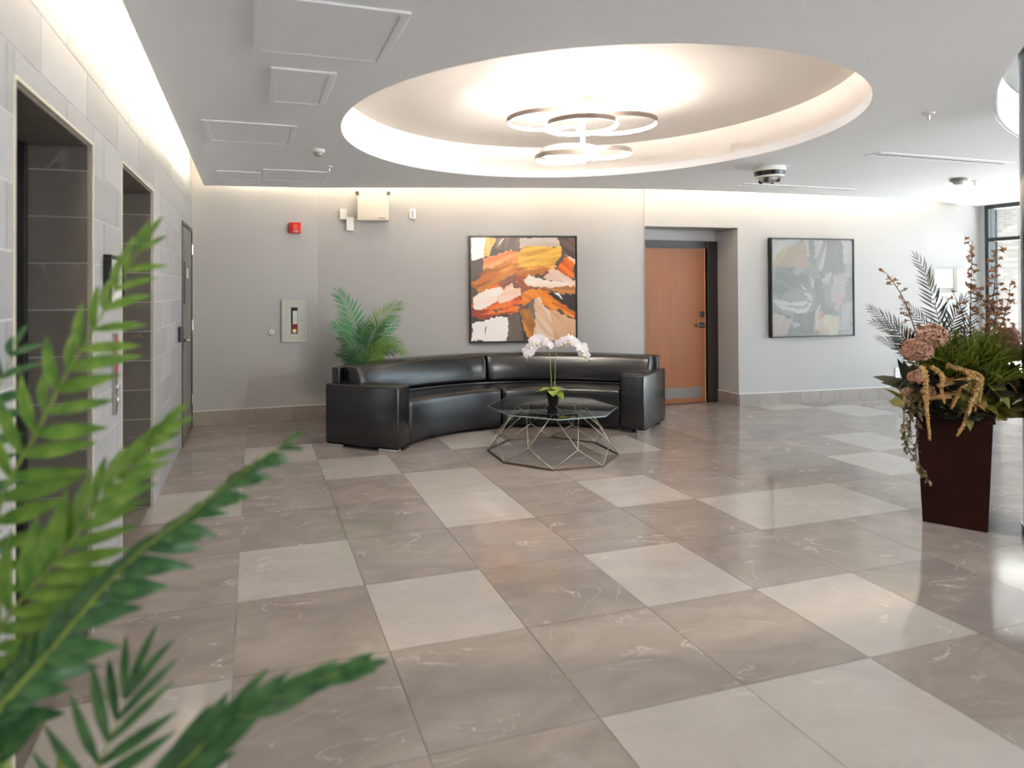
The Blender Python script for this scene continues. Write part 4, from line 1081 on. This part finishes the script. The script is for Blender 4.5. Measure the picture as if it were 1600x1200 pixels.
# key knob
t = wall_thing('key_switch', 'small round steel key switch low on the wall, left of the extinguisher cabinet', 'switch', BL, 0.19, 1.002)
MB().lathe([(0.036, 0), (0.036, -.006), (0.026, -.02)], 24, axis='y').build('collar', mat('pale_steel', rgb(222, 222, 220), 0.35, metal=0.3), t)
MB().lathe([(0.010, -.013), (0.010, -.020)], 14, axis='y').build('key_barrel', M_black, t)
def bw(u, off=0.0):
    """frame on the curved wall at u"""
    e = 0.05; d = Vector((2 * e, wallpt(u + e) - wallpt(u - e)))
    return ((u, wallpt(u) - .004 - off, 0), math.atan2(d.y, d.x))
# emergency light
fr_ = bw(1.328, 0.004)
t = wall_thing('emergency_light', 'beige emergency light box with two lamp heads under the cove', 'emergency light', fr_, 0, 2.267)
M_beige = mat('beige_enamel', rgb(222, 214, 200), 0.4)
MB().box(-.178, .178, -.11, 0, 0, .268).build('battery_box', M_beige, t, bevel=0.006)
MB().box(-.17, .17, -.114, -.11, .008, .26).build('cover', M_beige, t, bevel=0.003)
MB().box(.06, .14, -.1155, -.114, .022, .032).build('rating_label', mat('label_pinkish', rgb(186, 140, 128), 0.5, noise=0.3, scale=90), t)
for sx_ in (-1, 1):
    h = MB(); h.tube([(sx_ * .165, -.06, .26), (sx_ * .165, -.06, .29)], 0.012, 10)
    Mh = Matrix.Translation((sx_ * .168, -.075, .318)) @ Matrix.Rotation(sx_ * 0.5, 4, 'Z') @ Matrix.Rotation(0.25, 4, 'X')
    h.lathe([(0.016, 0.045), (0.034, 0.0), (0.034, -.02), (0.028, -.022)], 18, axis='y', M=Mh)
    hd = h.build('lamp_head', M_beige, t, smooth=True, auto=True)
    MB().lathe([(0.026, -.0225), (0.026, -.024)], 18, axis='y', M=Mh).build('lamp_lens', mat('lamp_lens', rgb(96, 92, 84), 0.1), hd)
# horn box and tag, linked by a short conduit
fr_ = bw(0.994, 0.0)
t = wall_thing('sounder_box', 'small white ribbed box on the wall left of the emergency light', 'alarm sounder', fr_, 0, 2.285)
MB().box(-.039, .039, -.03, 0, 0, .122).build('housing', M_white, t, bevel=0.004)
for k in range(4): MB().box(-.026 + .015 * k, -.020 + .015 * k, -.033, -.03, .03, .112).build('rib', M_white, t)
fr_ = bw(1.07, 0.0)
t = wall_thing('junction_box', 'white hanging box plugged under the emergency light', 'junction box', fr_, 0, 2.155)
MB().box(-.041, .041, -.045, 0, 0, .155).build('housing', M_white, t, bevel=0.004)
MB().lathe([(0.006, 0), (0.006, -.003)], 10, (0, -.045, .135), 'y').build('screw', M_steel, t)
MB().tube([(.035, -.02, .125), (.085, -.02, .127)], .006, 8).build('conduit', M_white, t)
fr_ = bw(1.776, 0.0)
t = wall_thing('wall_sensor', 'small white wall sensor right of the emergency light', 'sensor', fr_, 0, 2.298)
MB().box(-.035, .035, -.02, 0, 0, .113).build('housing', M_white, t, bevel=0.004)
MB().box(-.018, .016, -.022, -.02, .015, .098).build('sensor_window', mat('sensor_grey', rgb(176, 176, 176), 0.3), t)
# white panels behind the planter
for u0, u1, z0, z1, lb in ((8.78, 9.09, 1.47, 1.725, 'white wall panel left of its pair behind the planter'), (9.17, 9.43, 1.42, 1.73, 'white wall panel right of its pair, nearest the window')):
    fr_ = bw((u0 + u1) / 2, 0.0); w_ = (u1 - u0) / 2
    t = wall_thing('intercom_panel', lb, 'wall panel', fr_, 0, z0)
    MB().box(-w_, w_, -.06, 0, 0, z1 - z0).build('housing', M_white, t, bevel=0.004)
    MB().box(-w_ + .015, w_ - .015, -.063, -.06, .015, z1 - z0 - .015).build('cover', mat('panel_face', rgb(240, 240, 240), 0.25), t)
fr_ = bw(8.95, 0.0)
t = wall_thing('switch_plate', 'white three-gang switch plate under the white panels behind the planter', 'switch', fr_, 0, 1.255)
MB().box(-.162, .162, -.008, 0, 0, .14).build('plate', M_white, t, bevel=0.002)
for k in (-1, 0, 1):
    for z in (.05, .09): MB().box(k * .085 - .014, k * .085 + .014, -.014, -.008, z - .012, z + .012).build('button', mat('button_grey', rgb(150, 150, 150), 0.4), t)
fr_ = bw(8.21, 0.0)
t = wall_thing('wall_outlet', 'white power outlet low on the bright wall left of the planter', 'outlet', fr_, 0, 0.268)
MB().box(-.035, .035, -.006, 0, 0, .14).build('plate', M_white, t, bevel=0.002)
for z in (.045, .095): MB().box(-.016, .016, -.008, -.006, z - .014, z + .014).build('socket', mat('socket_grey', rgb(206, 206, 206), 0.4), t)

# ------------------------------------------------------------------ ceiling fittings
def access(label, x0, x1, y0, y1):
    t = thing('access_panel', label, 'access panel', ((x0 + x1) / 2, (y0 + y1) / 2, HC), 0, 'ceiling access panels')
    a, b = (x1 - x0) / 2, (y1 - y0) / 2; f = MB(); w_ = .035
    f.box(-a, a, -b, -b + w_, -.008, 0.001); f.box(-a, a, b - w_, b, -.008, 0.001); f.box(-a, -a + w_, -b + w_, b - w_, -.008, 0.001); f.box(a - w_, a, -b + w_, b - w_, -.008, 0.001)
    f.build('frame', M_ceil, t, bevel=0.001)
    MB().box(-a + w_ + .004, a - w_ - .004, -b + w_ + .004, b - w_ - .004, -.006, 0.001).build('hatch', M_ceil, t)
access('square ceiling access panel, the one nearest the round recess and the camera', 0.085, 0.41, 3.295, 3.91)
access('ceiling access panel beside the tiled wall cove, second from the camera', -0.325, 0.285, 4.44, 5.05)
access('ceiling access panel in the far left corner of the ceiling', -0.333, 0.064, 6.30, 6.75)
access('ceiling access panel over the fire strobe, right of the corner panel', 0.085, 0.70, 6.11, 6.72)
access('ceiling access panel cut by the top of the picture, nearest the camera', 0.005, 0.61, 2.49, 3.10)
def detector(label, x, y, r, h, nm='smoke_detector', cat='smoke detector', body=None):
    t = thing(nm, label, cat, (x, y, HC))
    MB().lathe([(r, 0), (r, -h * .35), (r * .85, -h * .5)], 28).build('base', body or M_white, t, smooth=True, auto=True)
    MB().lathe([(r * .7, -h * .45), (r * .7, -h * .6), (r * .5, -h)], 24).build('chamber', mat('detector_grey', rgb(170, 168, 160), 0.5), t, smooth=True, auto=True)
    return t
detector('white smoke detector on the ceiling above the extinguisher cabinet', 0.495, 5.164, 0.055, 0.05)
detector('grey detector on the ceiling near the window, beside a sprinkler', 6.975, 4.762, 0.075, 0.06, body=mat('detector_dark', rgb(120, 120, 122), 0.5))
def sprinkler(label, x, y):
    t = thing('sprinkler', label, 'sprinkler', (x, y, HC), 0, 'ceiling sprinklers')
    MB().lathe([(0.035, 0), (0.033, -.006), (0.018, -.010)], 20).build('escutcheon', M_white, t, smooth=True, auto=True)
    MB().lathe([(0.010, -.008), (0.010, -.03), (0.006, -.045)], 12).build('nozzle', M_steel, t, smooth=True, auto=True)
    MB().lathe([(0.016, -.050), (0.016, -.052)], 12).build('deflector', M_steel, t)
    MB().tube([(.009, 0, -.03), (.009, 0, -.051)], .002, 6).tube([(-.009, 0, -.03), (-.009, 0, -.051)], .002, 6).build('yoke', M_steel, t)
sprinkler('small sprinkler above the extinguisher cabinet', 0.657, 5.839)
sprinkler('sprinkler alone on the ceiling right of the round recess', 4.159, 3.018)
sprinkler('small sprinkler near the window beside the grey detector', 7.273, 4.801)
# dome camera
t = thing('dome_camera', 'white and black multi-lens dome security camera under the rim of the recess', 'security camera', (4.60, 4.80, HC))
MB().lathe([(0.135, 0), (0.138, -.030), (0.135, -.040)], 36).build('mount_ring', M_white, t, smooth=True, auto=True)
MB().lathe([(0.134, -.040), (0.125, -.085)], 36).build('dark_band', mat('smoked_plastic', rgb(24, 22, 22), 0.15), t, smooth=True, auto=True)
MB().lathe([(0.126, -.083), (0.122, -.095), (0.09, -.100)], 36).build('lower_ring', M_white, t, smooth=True, auto=True)
MB().lathe([(0.085, -.098), (0.083, -.12), (0.06, -.138), (0.02, -.145)], 32).build('dome', mat('dome_plastic', rgb(150, 150, 150), 0.06), t, smooth=True, auto=True)
for k in range(4):
    a = math.radians(45 + 90 * k) - TH
    MB().ball((.074 * math.cos(a), .074 * math.sin(a), -.122), .024, 14, 8).build('lens', M_black, t, smooth=True)
def diffuser(label, x0, x1, y0, y1):
    t = thing('linear_diffuser', label, 'air diffuser', ((x0 + x1) / 2, (y0 + y1) / 2, HC), 0, 'linear ceiling air diffusers')
    a, b = (x1 - x0) / 2, (y1 - y0) / 2; f = MB(); w_ = .022
    lx = a > b
    f.box(-a, a, -b, -b + w_, -.006, 0); f.box(-a, a, b - w_, b, -.006, 0); f.box(-a, -a + w_, -b + w_, b - w_, -.006, 0); f.box(a - w_, a, -b + w_, b - w_, -.006, 0)
    f.build('frame', M_ceil, t)
    MB().box(-a + w_, a - w_, -b + w_, b - w_, -.0015, 0.001).build('slot', mat('slot_dark', rgb(58, 60, 62), 0.7), t)
    for k in (-1, 1):
        c = k * (min(a, b) - w_) * .55; q = (min(a, b) - w_) * .26
        (MB().box(-a + w_, a - w_, c - q, c + q, -.005, -.002) if lx else MB().box(c - q, c + q, -b + w_, b - w_, -.005, -.002)).build('blade', M_ceil, t)
diffuser('long linear air diffuser in the middle of the right-hand ceiling', 4.96, 6.55, 3.99, 4.145)
diffuser('long linear air diffuser beside the back wall cove, past the dome camera', 5.01, 6.58, 5.58, 5.725)
diffuser('linear air diffuser close to the window frame', 8.58, 8.73, 4.3, 5.7)

# ------------------------------------------------------------------ ring chandelier
S = Vector((2.30, 4.15))
ch = thing('ring_chandelier', 'chandelier of six glowing rings on two levels hanging in the round ceiling recess', 'chandelier', (S.x, S.y, TOPZ))
M_ringm = mat('ring_metal', rgb(136, 124, 116), 0.35, metal=0.6)
MB().lathe([(0.115, 0), (0.115, -.085), (0.135, -.088), (0.135, -.098)], 36).build('canopy', mat('canopy_metal', rgb(150, 134, 122), 0.45, metal=0.2), ch, smooth=True, auto=True)
MB().lathe([(0.016, -.098), (0.016, -.52)], 16).build('stem', M_white, ch, smooth=True, auto=True)
for k in range(5):
    a = k * 2 * PI / 5; MB().lathe([(0.008, -.098), (0.008, -.125)], 8, (.055 * math.cos(a), .055 * math.sin(a), 0)).build('cable_gland', M_white, ch)
def ringpart(dx, dy, z, r):
    """dx to the right, dy away, as seen from the sofa side"""
    c = XR * dx + YF * dy; zz = z - TOPZ
    w = struct_ring = MB().lathe([(r, zz - .016), (r, zz + .016), (r - .006, zz + .016), (r - .006, zz - .016), (r, zz - .016)], 64, (c.x, c.y, 0))
    w.f = w.f[:-2]; o = w.build('ring', M_ringm, ch, smooth=True, auto=True)
    l = MB().lathe([(r - .0062, zz - .011), (r - .0062, zz + .009), (r - .0105, zz + .009), (r - .0105, zz - .011), (r - .0062, zz - .011)], 64, (c.x, c.y, 0))
    l.f = l.f[:-2]; l.build('light_strip', M_led, o, smooth=True)
    d = -c.normalized() if c.length > .01 else Vector((1, 0, 0))
    e = c + d * (r - .003)
    MB().tube([(0, 0, zz), (e.x, e.y, zz)], .005, 6).build('arm', M_white, o)
ringpart(-.25, .13, 2.745, .29); ringpart(.265, .08, 2.70, .295); ringpart(-.062, -.22, 2.615, .255)
ringpart(-.07, .18, 2.52, .215); ringpart(.165, .03, 2.475, .195); ringpart(-.165, -.08, 2.42, .195)

# ------------------------------------------------------------------ planter with its arrangement
PX = Vector((4.268, 2.962, 0))
PRZ = math.atan2(-.254, .178)
pl = thing('planter', 'tall tapered rust-brown planter with an arrangement of dried flowers and ferns by the column', 'planter', PX, PRZ)
M_rust = mat('rust_planter', rgb(38, 14, 8), 0.5, spec=0.15, noise=0.4, scale=5, bump=0.04, bscale=30)
def tap(b, a0, a1, z0, z1): return b.add([(-a0, -a0, z0), (a0, -a0, z0), (a0, a0, z0), (-a0, a0, z0), (-a1, -a1, z1), (a1, -a1, z1), (a1, a1, z1), (-a1, a1, z1)],
    [(3, 2, 1, 0), (0, 1, 5, 4), (1, 2, 6, 5), (2, 3, 7, 6), (3, 0, 4, 7), (4, 5, 6, 7)])
tap(MB(), .158, .186, 0, .66).build('body', M_rust, pl, bevel=0.006)
f = MB(); z0, z1, a, w_ = .66, .73, .197, .022
f.box(-a, a, -a, -a + w_, z0, z1); f.box(-a, a, a - w_, a, z0, z1); f.box(-a, -a + w_, -a + w_, a - w_, z0, z1); f.box(a - w_, a, -a + w_, a - w_, z0, z1)
f.build('rim', M_rust, pl, bevel=0.005)
MB().box(-.176, .176, -.176, .176, .655, .705).build('soil', mat('dark_soil', rgb(48, 40, 32), 0.95, bump=0.4, bscale=60), pl)
Rp = Matrix.Rotation(PRZ, 3, 'Z').inverted()
def pw(x, y, z): return Rp @ (XR * x + YF * y) + Vector((0, 0, z))      # x right, y away, z up, about the planter's foot
def pu(x, y, z): return pw(x, y, z + 0.13)
TIPS = True
rp_ = random.Random(21)
M_dkfr = leaf_mat('dark_fern', rgb(44, 48, 38), rgb(72, 76, 54), 0.5, 0.15)
M_fern = leaf_mat('moss_fern', rgb(88, 110, 30), rgb(146, 154, 60), 0.5, 0.25)
M_olive = leaf_mat('olive_leaf', rgb(94, 98, 36), rgb(140, 132, 58), 0.5, 0.2)
M_dry = leaf_mat('dry_leaf', rgb(140, 104, 58), rgb(186, 148, 92), 0.6, 0.2)
M_vine = leaf_mat('vine_leaf', rgb(84, 74, 44), rgb(136, 118, 76), 0.5, 0.15)
M_peach = leaf_mat('peach_petal', rgb(176, 130, 108), rgb(208, 170, 148), 0.6, 0.2)
M_gold = mat('gold_catkin', rgb(176, 140, 86), 0.6, noise=0.25, scale=60)
M_twig = mat('brown_twig', rgb(70, 54, 42), 0.7)
M_bloss = leaf_mat('blossom', rgb(172, 120, 82), rgb(216, 172, 134), 0.6, 0.15)
tw3 = Rp @ toward
NL = [leaf_mesh('leaflet', M_dkfr, d_, 0.2, 0.05, n=4) for d_ in (0.05, 0.2)]
O0 = Vector((0, 0, 0))
for pts, l_ in (([(-.05, 0, .7), (-.02, .02, 1.0), (-.07, .03, 1.3), (-.15, .03, 1.58), (-.20, .03, 1.67)], .15), ([(0, 0, .7), (.0, .05, 1.05), (.06, .07, 1.25), (.14, .08, 1.40)], .15),
                ([(-.1, 0, .7), (-.2, .05, 1.02), (-.32, .06, 1.22), (-.46, .08, 1.34)], .13), ([(-.1, 0, .7), (-.22, 0, 1.02), (-.36, 0, 1.2), (-.50, 0, 1.26)], .12),
                ([(-.1, 0, .7), (-.25, -.05, .98), (-.36, -.05, 1.10), (-.50, -.05, 1.16)], .10), ([(.05, 0, .7), (.06, 0, 1.05), (.10, 0, 1.22), (.17, 0, 1.44)], .10),
                ([(0, 0, .7), (-.03, .06, 1.0), (-.1, .06, 1.2), (-.25, .06, 1.37)], .12)):
    frond(pl, O0, [pw(*p) for p in pts], 20, l_, tw3, NL, M_twig, 0.004, 0.38, joined=M_dkfr, ang=(58, 26), droop_z=0.06, rnd=rp_, tipln=0.4)
def tuft(c, n, ln, m, sp=0.5, w=0.05, name='fern_tuft', up=1.0):
    b = MB(); md = leaf_mesh('p', None, 0.3, 0.2, w, n=4)
    for i in range(n):
        a = rp_.uniform(0, 2 * PI); e = rp_.uniform(0, sp)
        d = pw(math.cos(a) * e * 1.2, math.sin(a) * e * 1.2, up * (1.1 - e * .8)); l_ = ln * rp_.uniform(.6, 1.1)
        M = frame_leaf(Vector(c) + pw(rp_.uniform(-.04, .04), rp_.uniform(-.04, .04), 0), d, pw(-d.y, d.x, .3), l_, l_)
        b.add([M @ v.co for v in md.vertices], [tuple(q.vertices) for q in md.polygons])
    return b.build(name, m, pl, smooth=True, fix=False)
for c, ln in (((-.12, -.12, .80), .25), ((-.02, -.14, .84), .26), ((.08, -.12, .86), .28), ((.16, -.1, .82), .26), ((.25, -.05, .78), .24), ((.06, -.2, .76), .24), ((-.04, 0, .85), .28), ((-.14, -.05, .84), .24)):
    tuft(pu(*c), 110, ln, M_fern, 0.75, 0.022, 'fern_tuft')
for c, ln in (((-.2, -.15, .72), .18), ((.0, -.2, .70), .18), ((.2, -.18, .70), .2), ((.32, -.05, .70), .2), ((-.28, -.05, .72), .18), ((0, .15, .72), .22), ((.2, .15, .72), .22)):
    tuft(pu(*c), 30, ln, M_dkfr, 1.0, 0.16, 'filler_leaves', 0.6)
for c, ln in (((-.2, -.13, .70), .17), ((-.1, -.17, .70), .17), ((.0, -.17, .70), .17), ((.1, -.16, .70), .18), ((.2, -.12, .70), .2), ((-.16, .1, .70), .18), ((.16, .1, .70), .18)):
    tuft(pw(*c), 34, ln, M_dkfr if ln < .175 else M_olive, 1.15, 0.15, 'filler_leaves', 0.45)
# broad olive and dry leaves over the rim
BLf = leaf_mesh('leaf', M_olive, 0.5, 0.3, 0.22, n=6); DLf = leaf_mesh('leaf', M_dry, 0.45, 0.35, 0.20, n=6)
for k in range(46):
    a = rp_.uniform(-PI, -0.95) if k < 38 else rp_.uniform(0.4, PI)
    c = pw(math.cos(a) * rp_.uniform(.12, .26), math.sin(a) * rp_.uniform(.12, .24), rp_.uniform(.74, .98))
    d = pw(math.cos(a) + rp_.uniform(-.3, .3), math.sin(a), rp_.uniform(-.65, .45)); l_ = rp_.uniform(.12, .19)
    o = link('leaf', DLf if rp_.random() < .22 else BLf, pl); o.matrix_local = frame_leaf(c, d, Vector((0, 0, 1)), l_, l_)
YG = leaf_mesh('leaf', leaf_mat('lime_leaf', rgb(140, 160, 50), rgb(186, 196, 90), 0.45, 0.25), 0.3, 0.3, 0.14, n=5)
for k in range(9):
    o = link('leaf', YG, pl); o.matrix_local = frame_leaf(pu(.12 + .025 * k, -.24 + .01 * k, .83 + .008 * k), pw(.5 - .1 * (k % 3), -.7, .1 - .25 * (k % 2)), Vector((0, 0, 1)), .12, .14)
# peach flower heads made of many florets
def head(c, r, n=230):
    b = MB(); md = leaf_mesh('p', None, 0.3, 0.4, 0.36, n=3)
    for i in range(n):
        z = 1 - 2 * (i + .5) / n * .8; q = i * 2.39996; s = math.sqrt(max(0, 1 - z * z)); nrm = Vector((s * math.cos(q), s * math.sin(q), z))
        nrm = (nrm + Vector((rp_.uniform(-.15, .15), rp_.uniform(-.15, .15), rp_.uniform(-.15, .15)))).normalized()
        p = Vector(c) + nrm * r * rp_.uniform(.62, .88); t1 = nrm.orthogonal().normalized(); q0 = rp_.uniform(0, 2)
        for k in range(4):
            aa = q0 + k * PI / 2; d = (t1 * math.cos(aa) + nrm.cross(t1) * math.sin(aa)) + nrm * rp_.uniform(.3, .9)
            M = frame_leaf(p, d, nrm, r * .27, r * .24); b.add([M @ v.co for v in md.vertices], [tuple(f_.vertices) for f_ in md.polygons])
    b.ball(c, r * .55, 10, 7)
    return b.build('flower_head', M_peach, pl, smooth=True, fix=False)
head(pu(-.33, -.14, .96), .088); head(pu(-.19, -.08, 1.04), .09); head(pu(.37, .0, .93), .085); head(pu(.43, .08, 1.02), .07)
for c, r in (((-.36, -.17, .80), .05), ((-.31, -.2, .72), .045), ((-.37, -.12, .70), .04), ((.38, .02, 1.04), .05)): head(pu(*c), r, 90)
# hanging catkins
def catkin(pts, r):
    P, L_ = spline([pu(*p) for p in pts], 26); b = MB()
    b.tube(P, [r * (1 - .6 * i / 25) * (1.0 if i % 2 else .72) for i in range(26)], 8)
    for i, p in enumerate(P[1:-1]):
        rr = r * (1 - .6 * i / 25)
        for k in range(5):
            a = rp_.uniform(0, 2 * PI); b.ball((p.x + rr * math.cos(a), p.y + rr * math.sin(a), p.z + rp_.uniform(-.006, .006)), rr * .42, 5, 4)
    b.build('catkin', M_gold, pl, smooth=True)
catkin([(-0.350, -.20, .87), (-0.370, -.26, .82), (-0.375, -.27, .68), (-0.365, -.27, .55), (-0.355, -.27, .44)], .016)
catkin([(-0.290, -.2, .87), (-0.270, -.26, .82), (-0.285, -.27, .74), (-0.265, -.27, .66)], .015)
catkin([(-0.200, -.2, .88), (-0.120, -.27, .83), (-0.180, -.28, .74), (-0.235, -.28, .63)], .018)
catkin([(-0.170, -.22, .87), (-0.080, -.28, .80), (-0.120, -.29, .68), (-0.160, -.29, .56), (-0.210, -.29, .47)], .019)
catkin([(-0.150, -.22, .86), (-0.060, -.27, .83), (-0.055, -.28, .76), (-0.070, -.28, .66)], .014)
catkin([(-0.180, -.21, .87), (-0.100, -.27, .84), (-0.085, -.28, .74), (-0.100, -.285, .60)], .013)
# cut sticks
for p, q in (((-.28, -.24, .76), (-.12, -.25, .80)), ((-.26, -.23, .70), (-.12, -.26, .735)), ((-.34, -.2, .68), (-.22, -.26, .70))):
    MB().tube([pu(*p), pu(*q)], .014, 10).build('cut_stick', mat('pale_stick', rgb(176, 140, 92), 0.6, noise=0.2, scale=20), pl, smooth=False)
# trailing vine
VL = leaf_mesh('vine_leaf', M_vine, 0.3, 0.3, 0.26, n=4)
for pts in ([(-.22, -.12, .86), (-.40, -.18, .84), (-.46, -.2, .68), (-.43, -.2, .50), (-.35, -.22, .36)], [(-.22, -.1, .86), (-.38, -.16, .82), (-.42, -.2, .66), (-.45, -.2, .50)],
            [(-.2, -.1, .86), (-.36, -.2, .78), (-.39, -.22, .62), (-.40, -.22, .46), (-.33, -.22, .32)]):
    P, L_ = spline([pw(*p) for p in pts], 30)
    v_ = MB().tube(P, .003, 5).build('vine', M_twig, pl, smooth=True); acc = MB()
    for p in P[6:]:
        for k in range(2):
            d = Vector((rp_.uniform(-1, 1), rp_.uniform(-1, 1), rp_.uniform(-1, .2))); l_ = rp_.uniform(.022, .045)
            M = frame_leaf(p, d, Vector((0, 0, 1)), l_, l_ * 1.2); acc.add([M @ q.co for q in VL.vertices], [tuple(f_.vertices) for f_ in VL.polygons])
    acc.build('vine_leaves', M_vine, v_, smooth=True, fix=False)
for pts in ([(-.24, -.1, .92), (-.36, -.14, .94), (-.46, -.15, .86)], [(-.24, -.1, .90), (-.36, -.14, .90), (-.44, -.15, .82)], [(-.24, -.1, .86), (-.36, -.15, .84), (-.43, -.16, .73)]):
    P, L_ = spline([pw(*p) for p in pts], 14); MB().tube(P, [.007 - .0004 * i for i in range(14)], 6).build('dark_frond_tip', M_dkfr, pl, smooth=True)
# flowering branches
ST = leaf_mesh('p', None, 0.2, 0.3, 0.3, n=3)
def branch(pts, n, side=True, r0=.006):
    P, L_ = spline([pw(*p) for p in pts], 30); b = MB(); b.tube(P, [r0 * (1 - .7 * i / 29) for i in range(30)], 6)
    acc = MB()
    def clump(p, r):
        for k in range(7):
            d = Vector((rp_.uniform(-1, 1), rp_.uniform(-1, 1), rp_.uniform(-.6, 1))); M = frame_leaf(p, d, d.orthogonal(), r, r); acc.add([M @ q.co for q in ST.vertices], [tuple(f_.vertices) for f_ in ST.polygons])
    for i in range(n * 2):
        t = .25 + .75 * i / (2 * n - 1); p = P[min(29, int(t * 29))]
        q = p + Vector((rp_.uniform(-.035, .035), rp_.uniform(-.035, .035), rp_.uniform(-.01, .03)))
        b.tube([p, q], .0015, 4); clump(q, rp_.uniform(.014, .026))
    br_ = b.build('flowering_branch', M_twig, pl, smooth=True)
    acc.build('blossoms', M_bloss, br_, smooth=True, fix=False)
branch([(.16, .05, .7), (.18, .08, 1.2), (.19, .08, 1.5), (.20, .08, 1.78)], 26)
branch([(.2, .05, .7), (.26, .08, 1.1), (.33, .08, 1.4), (.36, .08, 1.76)], 26)
branch([(.2, .05, .9), (.30, .1, 1.15), (.40, .1, 1.35)], 16); branch([(.26, .05, .9), (.38, .1, 1.1), (.46, .1, 1.22)], 16)
branch([(.32, .08, 1.30), (.25, .08, 1.42), (.21, .08, 1.50)], 8, r0=.003)
branch([(-.1, .05, .8), (-.2, .05, 1.2), (-.28, .05, 1.42), (-.38, .05, 1.57)], 16)
branch([(.1, .05, .8), (.12, .05, 1.1), (.11, .05, 1.3), (.06, .05, 1.42)], 12); branch([(.26, .05, .9), (.33, .06, 1.12), (.42, .07, 1.38), (.43, .07, 1.5)], 18); branch([(.24, .05, .9), (.28, .03, 1.1), (.30, .03, 1.28), (.27, .03, 1.38)], 14)

# tree outside
tr_o = Vector((20.6, 11.2, -.05))
tr = thing('street_tree', 'small green tree seen through the window beside the pale brick building', 'tree', tr_o)
MB().tube([(0, 0, 0), (.05, 0, 1.0), (.0, .05, 2.0)], [.09, .07, .05], 8).build('trunk', M_twig, tr, smooth=True)
acc = MB(); rq = random.Random(8)
for i in range(900):
    z = rq.uniform(1.0, 3.6); rr = 0.75 * math.sin(PI * min(1, max(.08, (z - .8) / 2.9))) * math.sqrt(rq.random()); a = rq.uniform(0, 2 * PI)
    d = Vector((rq.uniform(-1, 1), rq.uniform(-1, 1), rq.uniform(-.6, .6))); M = frame_leaf(Vector((rr * math.cos(a), rr * math.sin(a), z)), d, Vector((0, 0, 1)), .16, .2)
    acc.add([M @ q.co for q in ST.vertices], [tuple(f_.vertices) for f_ in ST.polygons])
c_ = acc.build('foliage', leaf_mat('tree_green', rgb(86, 128, 66), rgb(126, 164, 98), 0.6, 0.3), tr, smooth=True, fix=False); c_['kind'] = 'stuff'
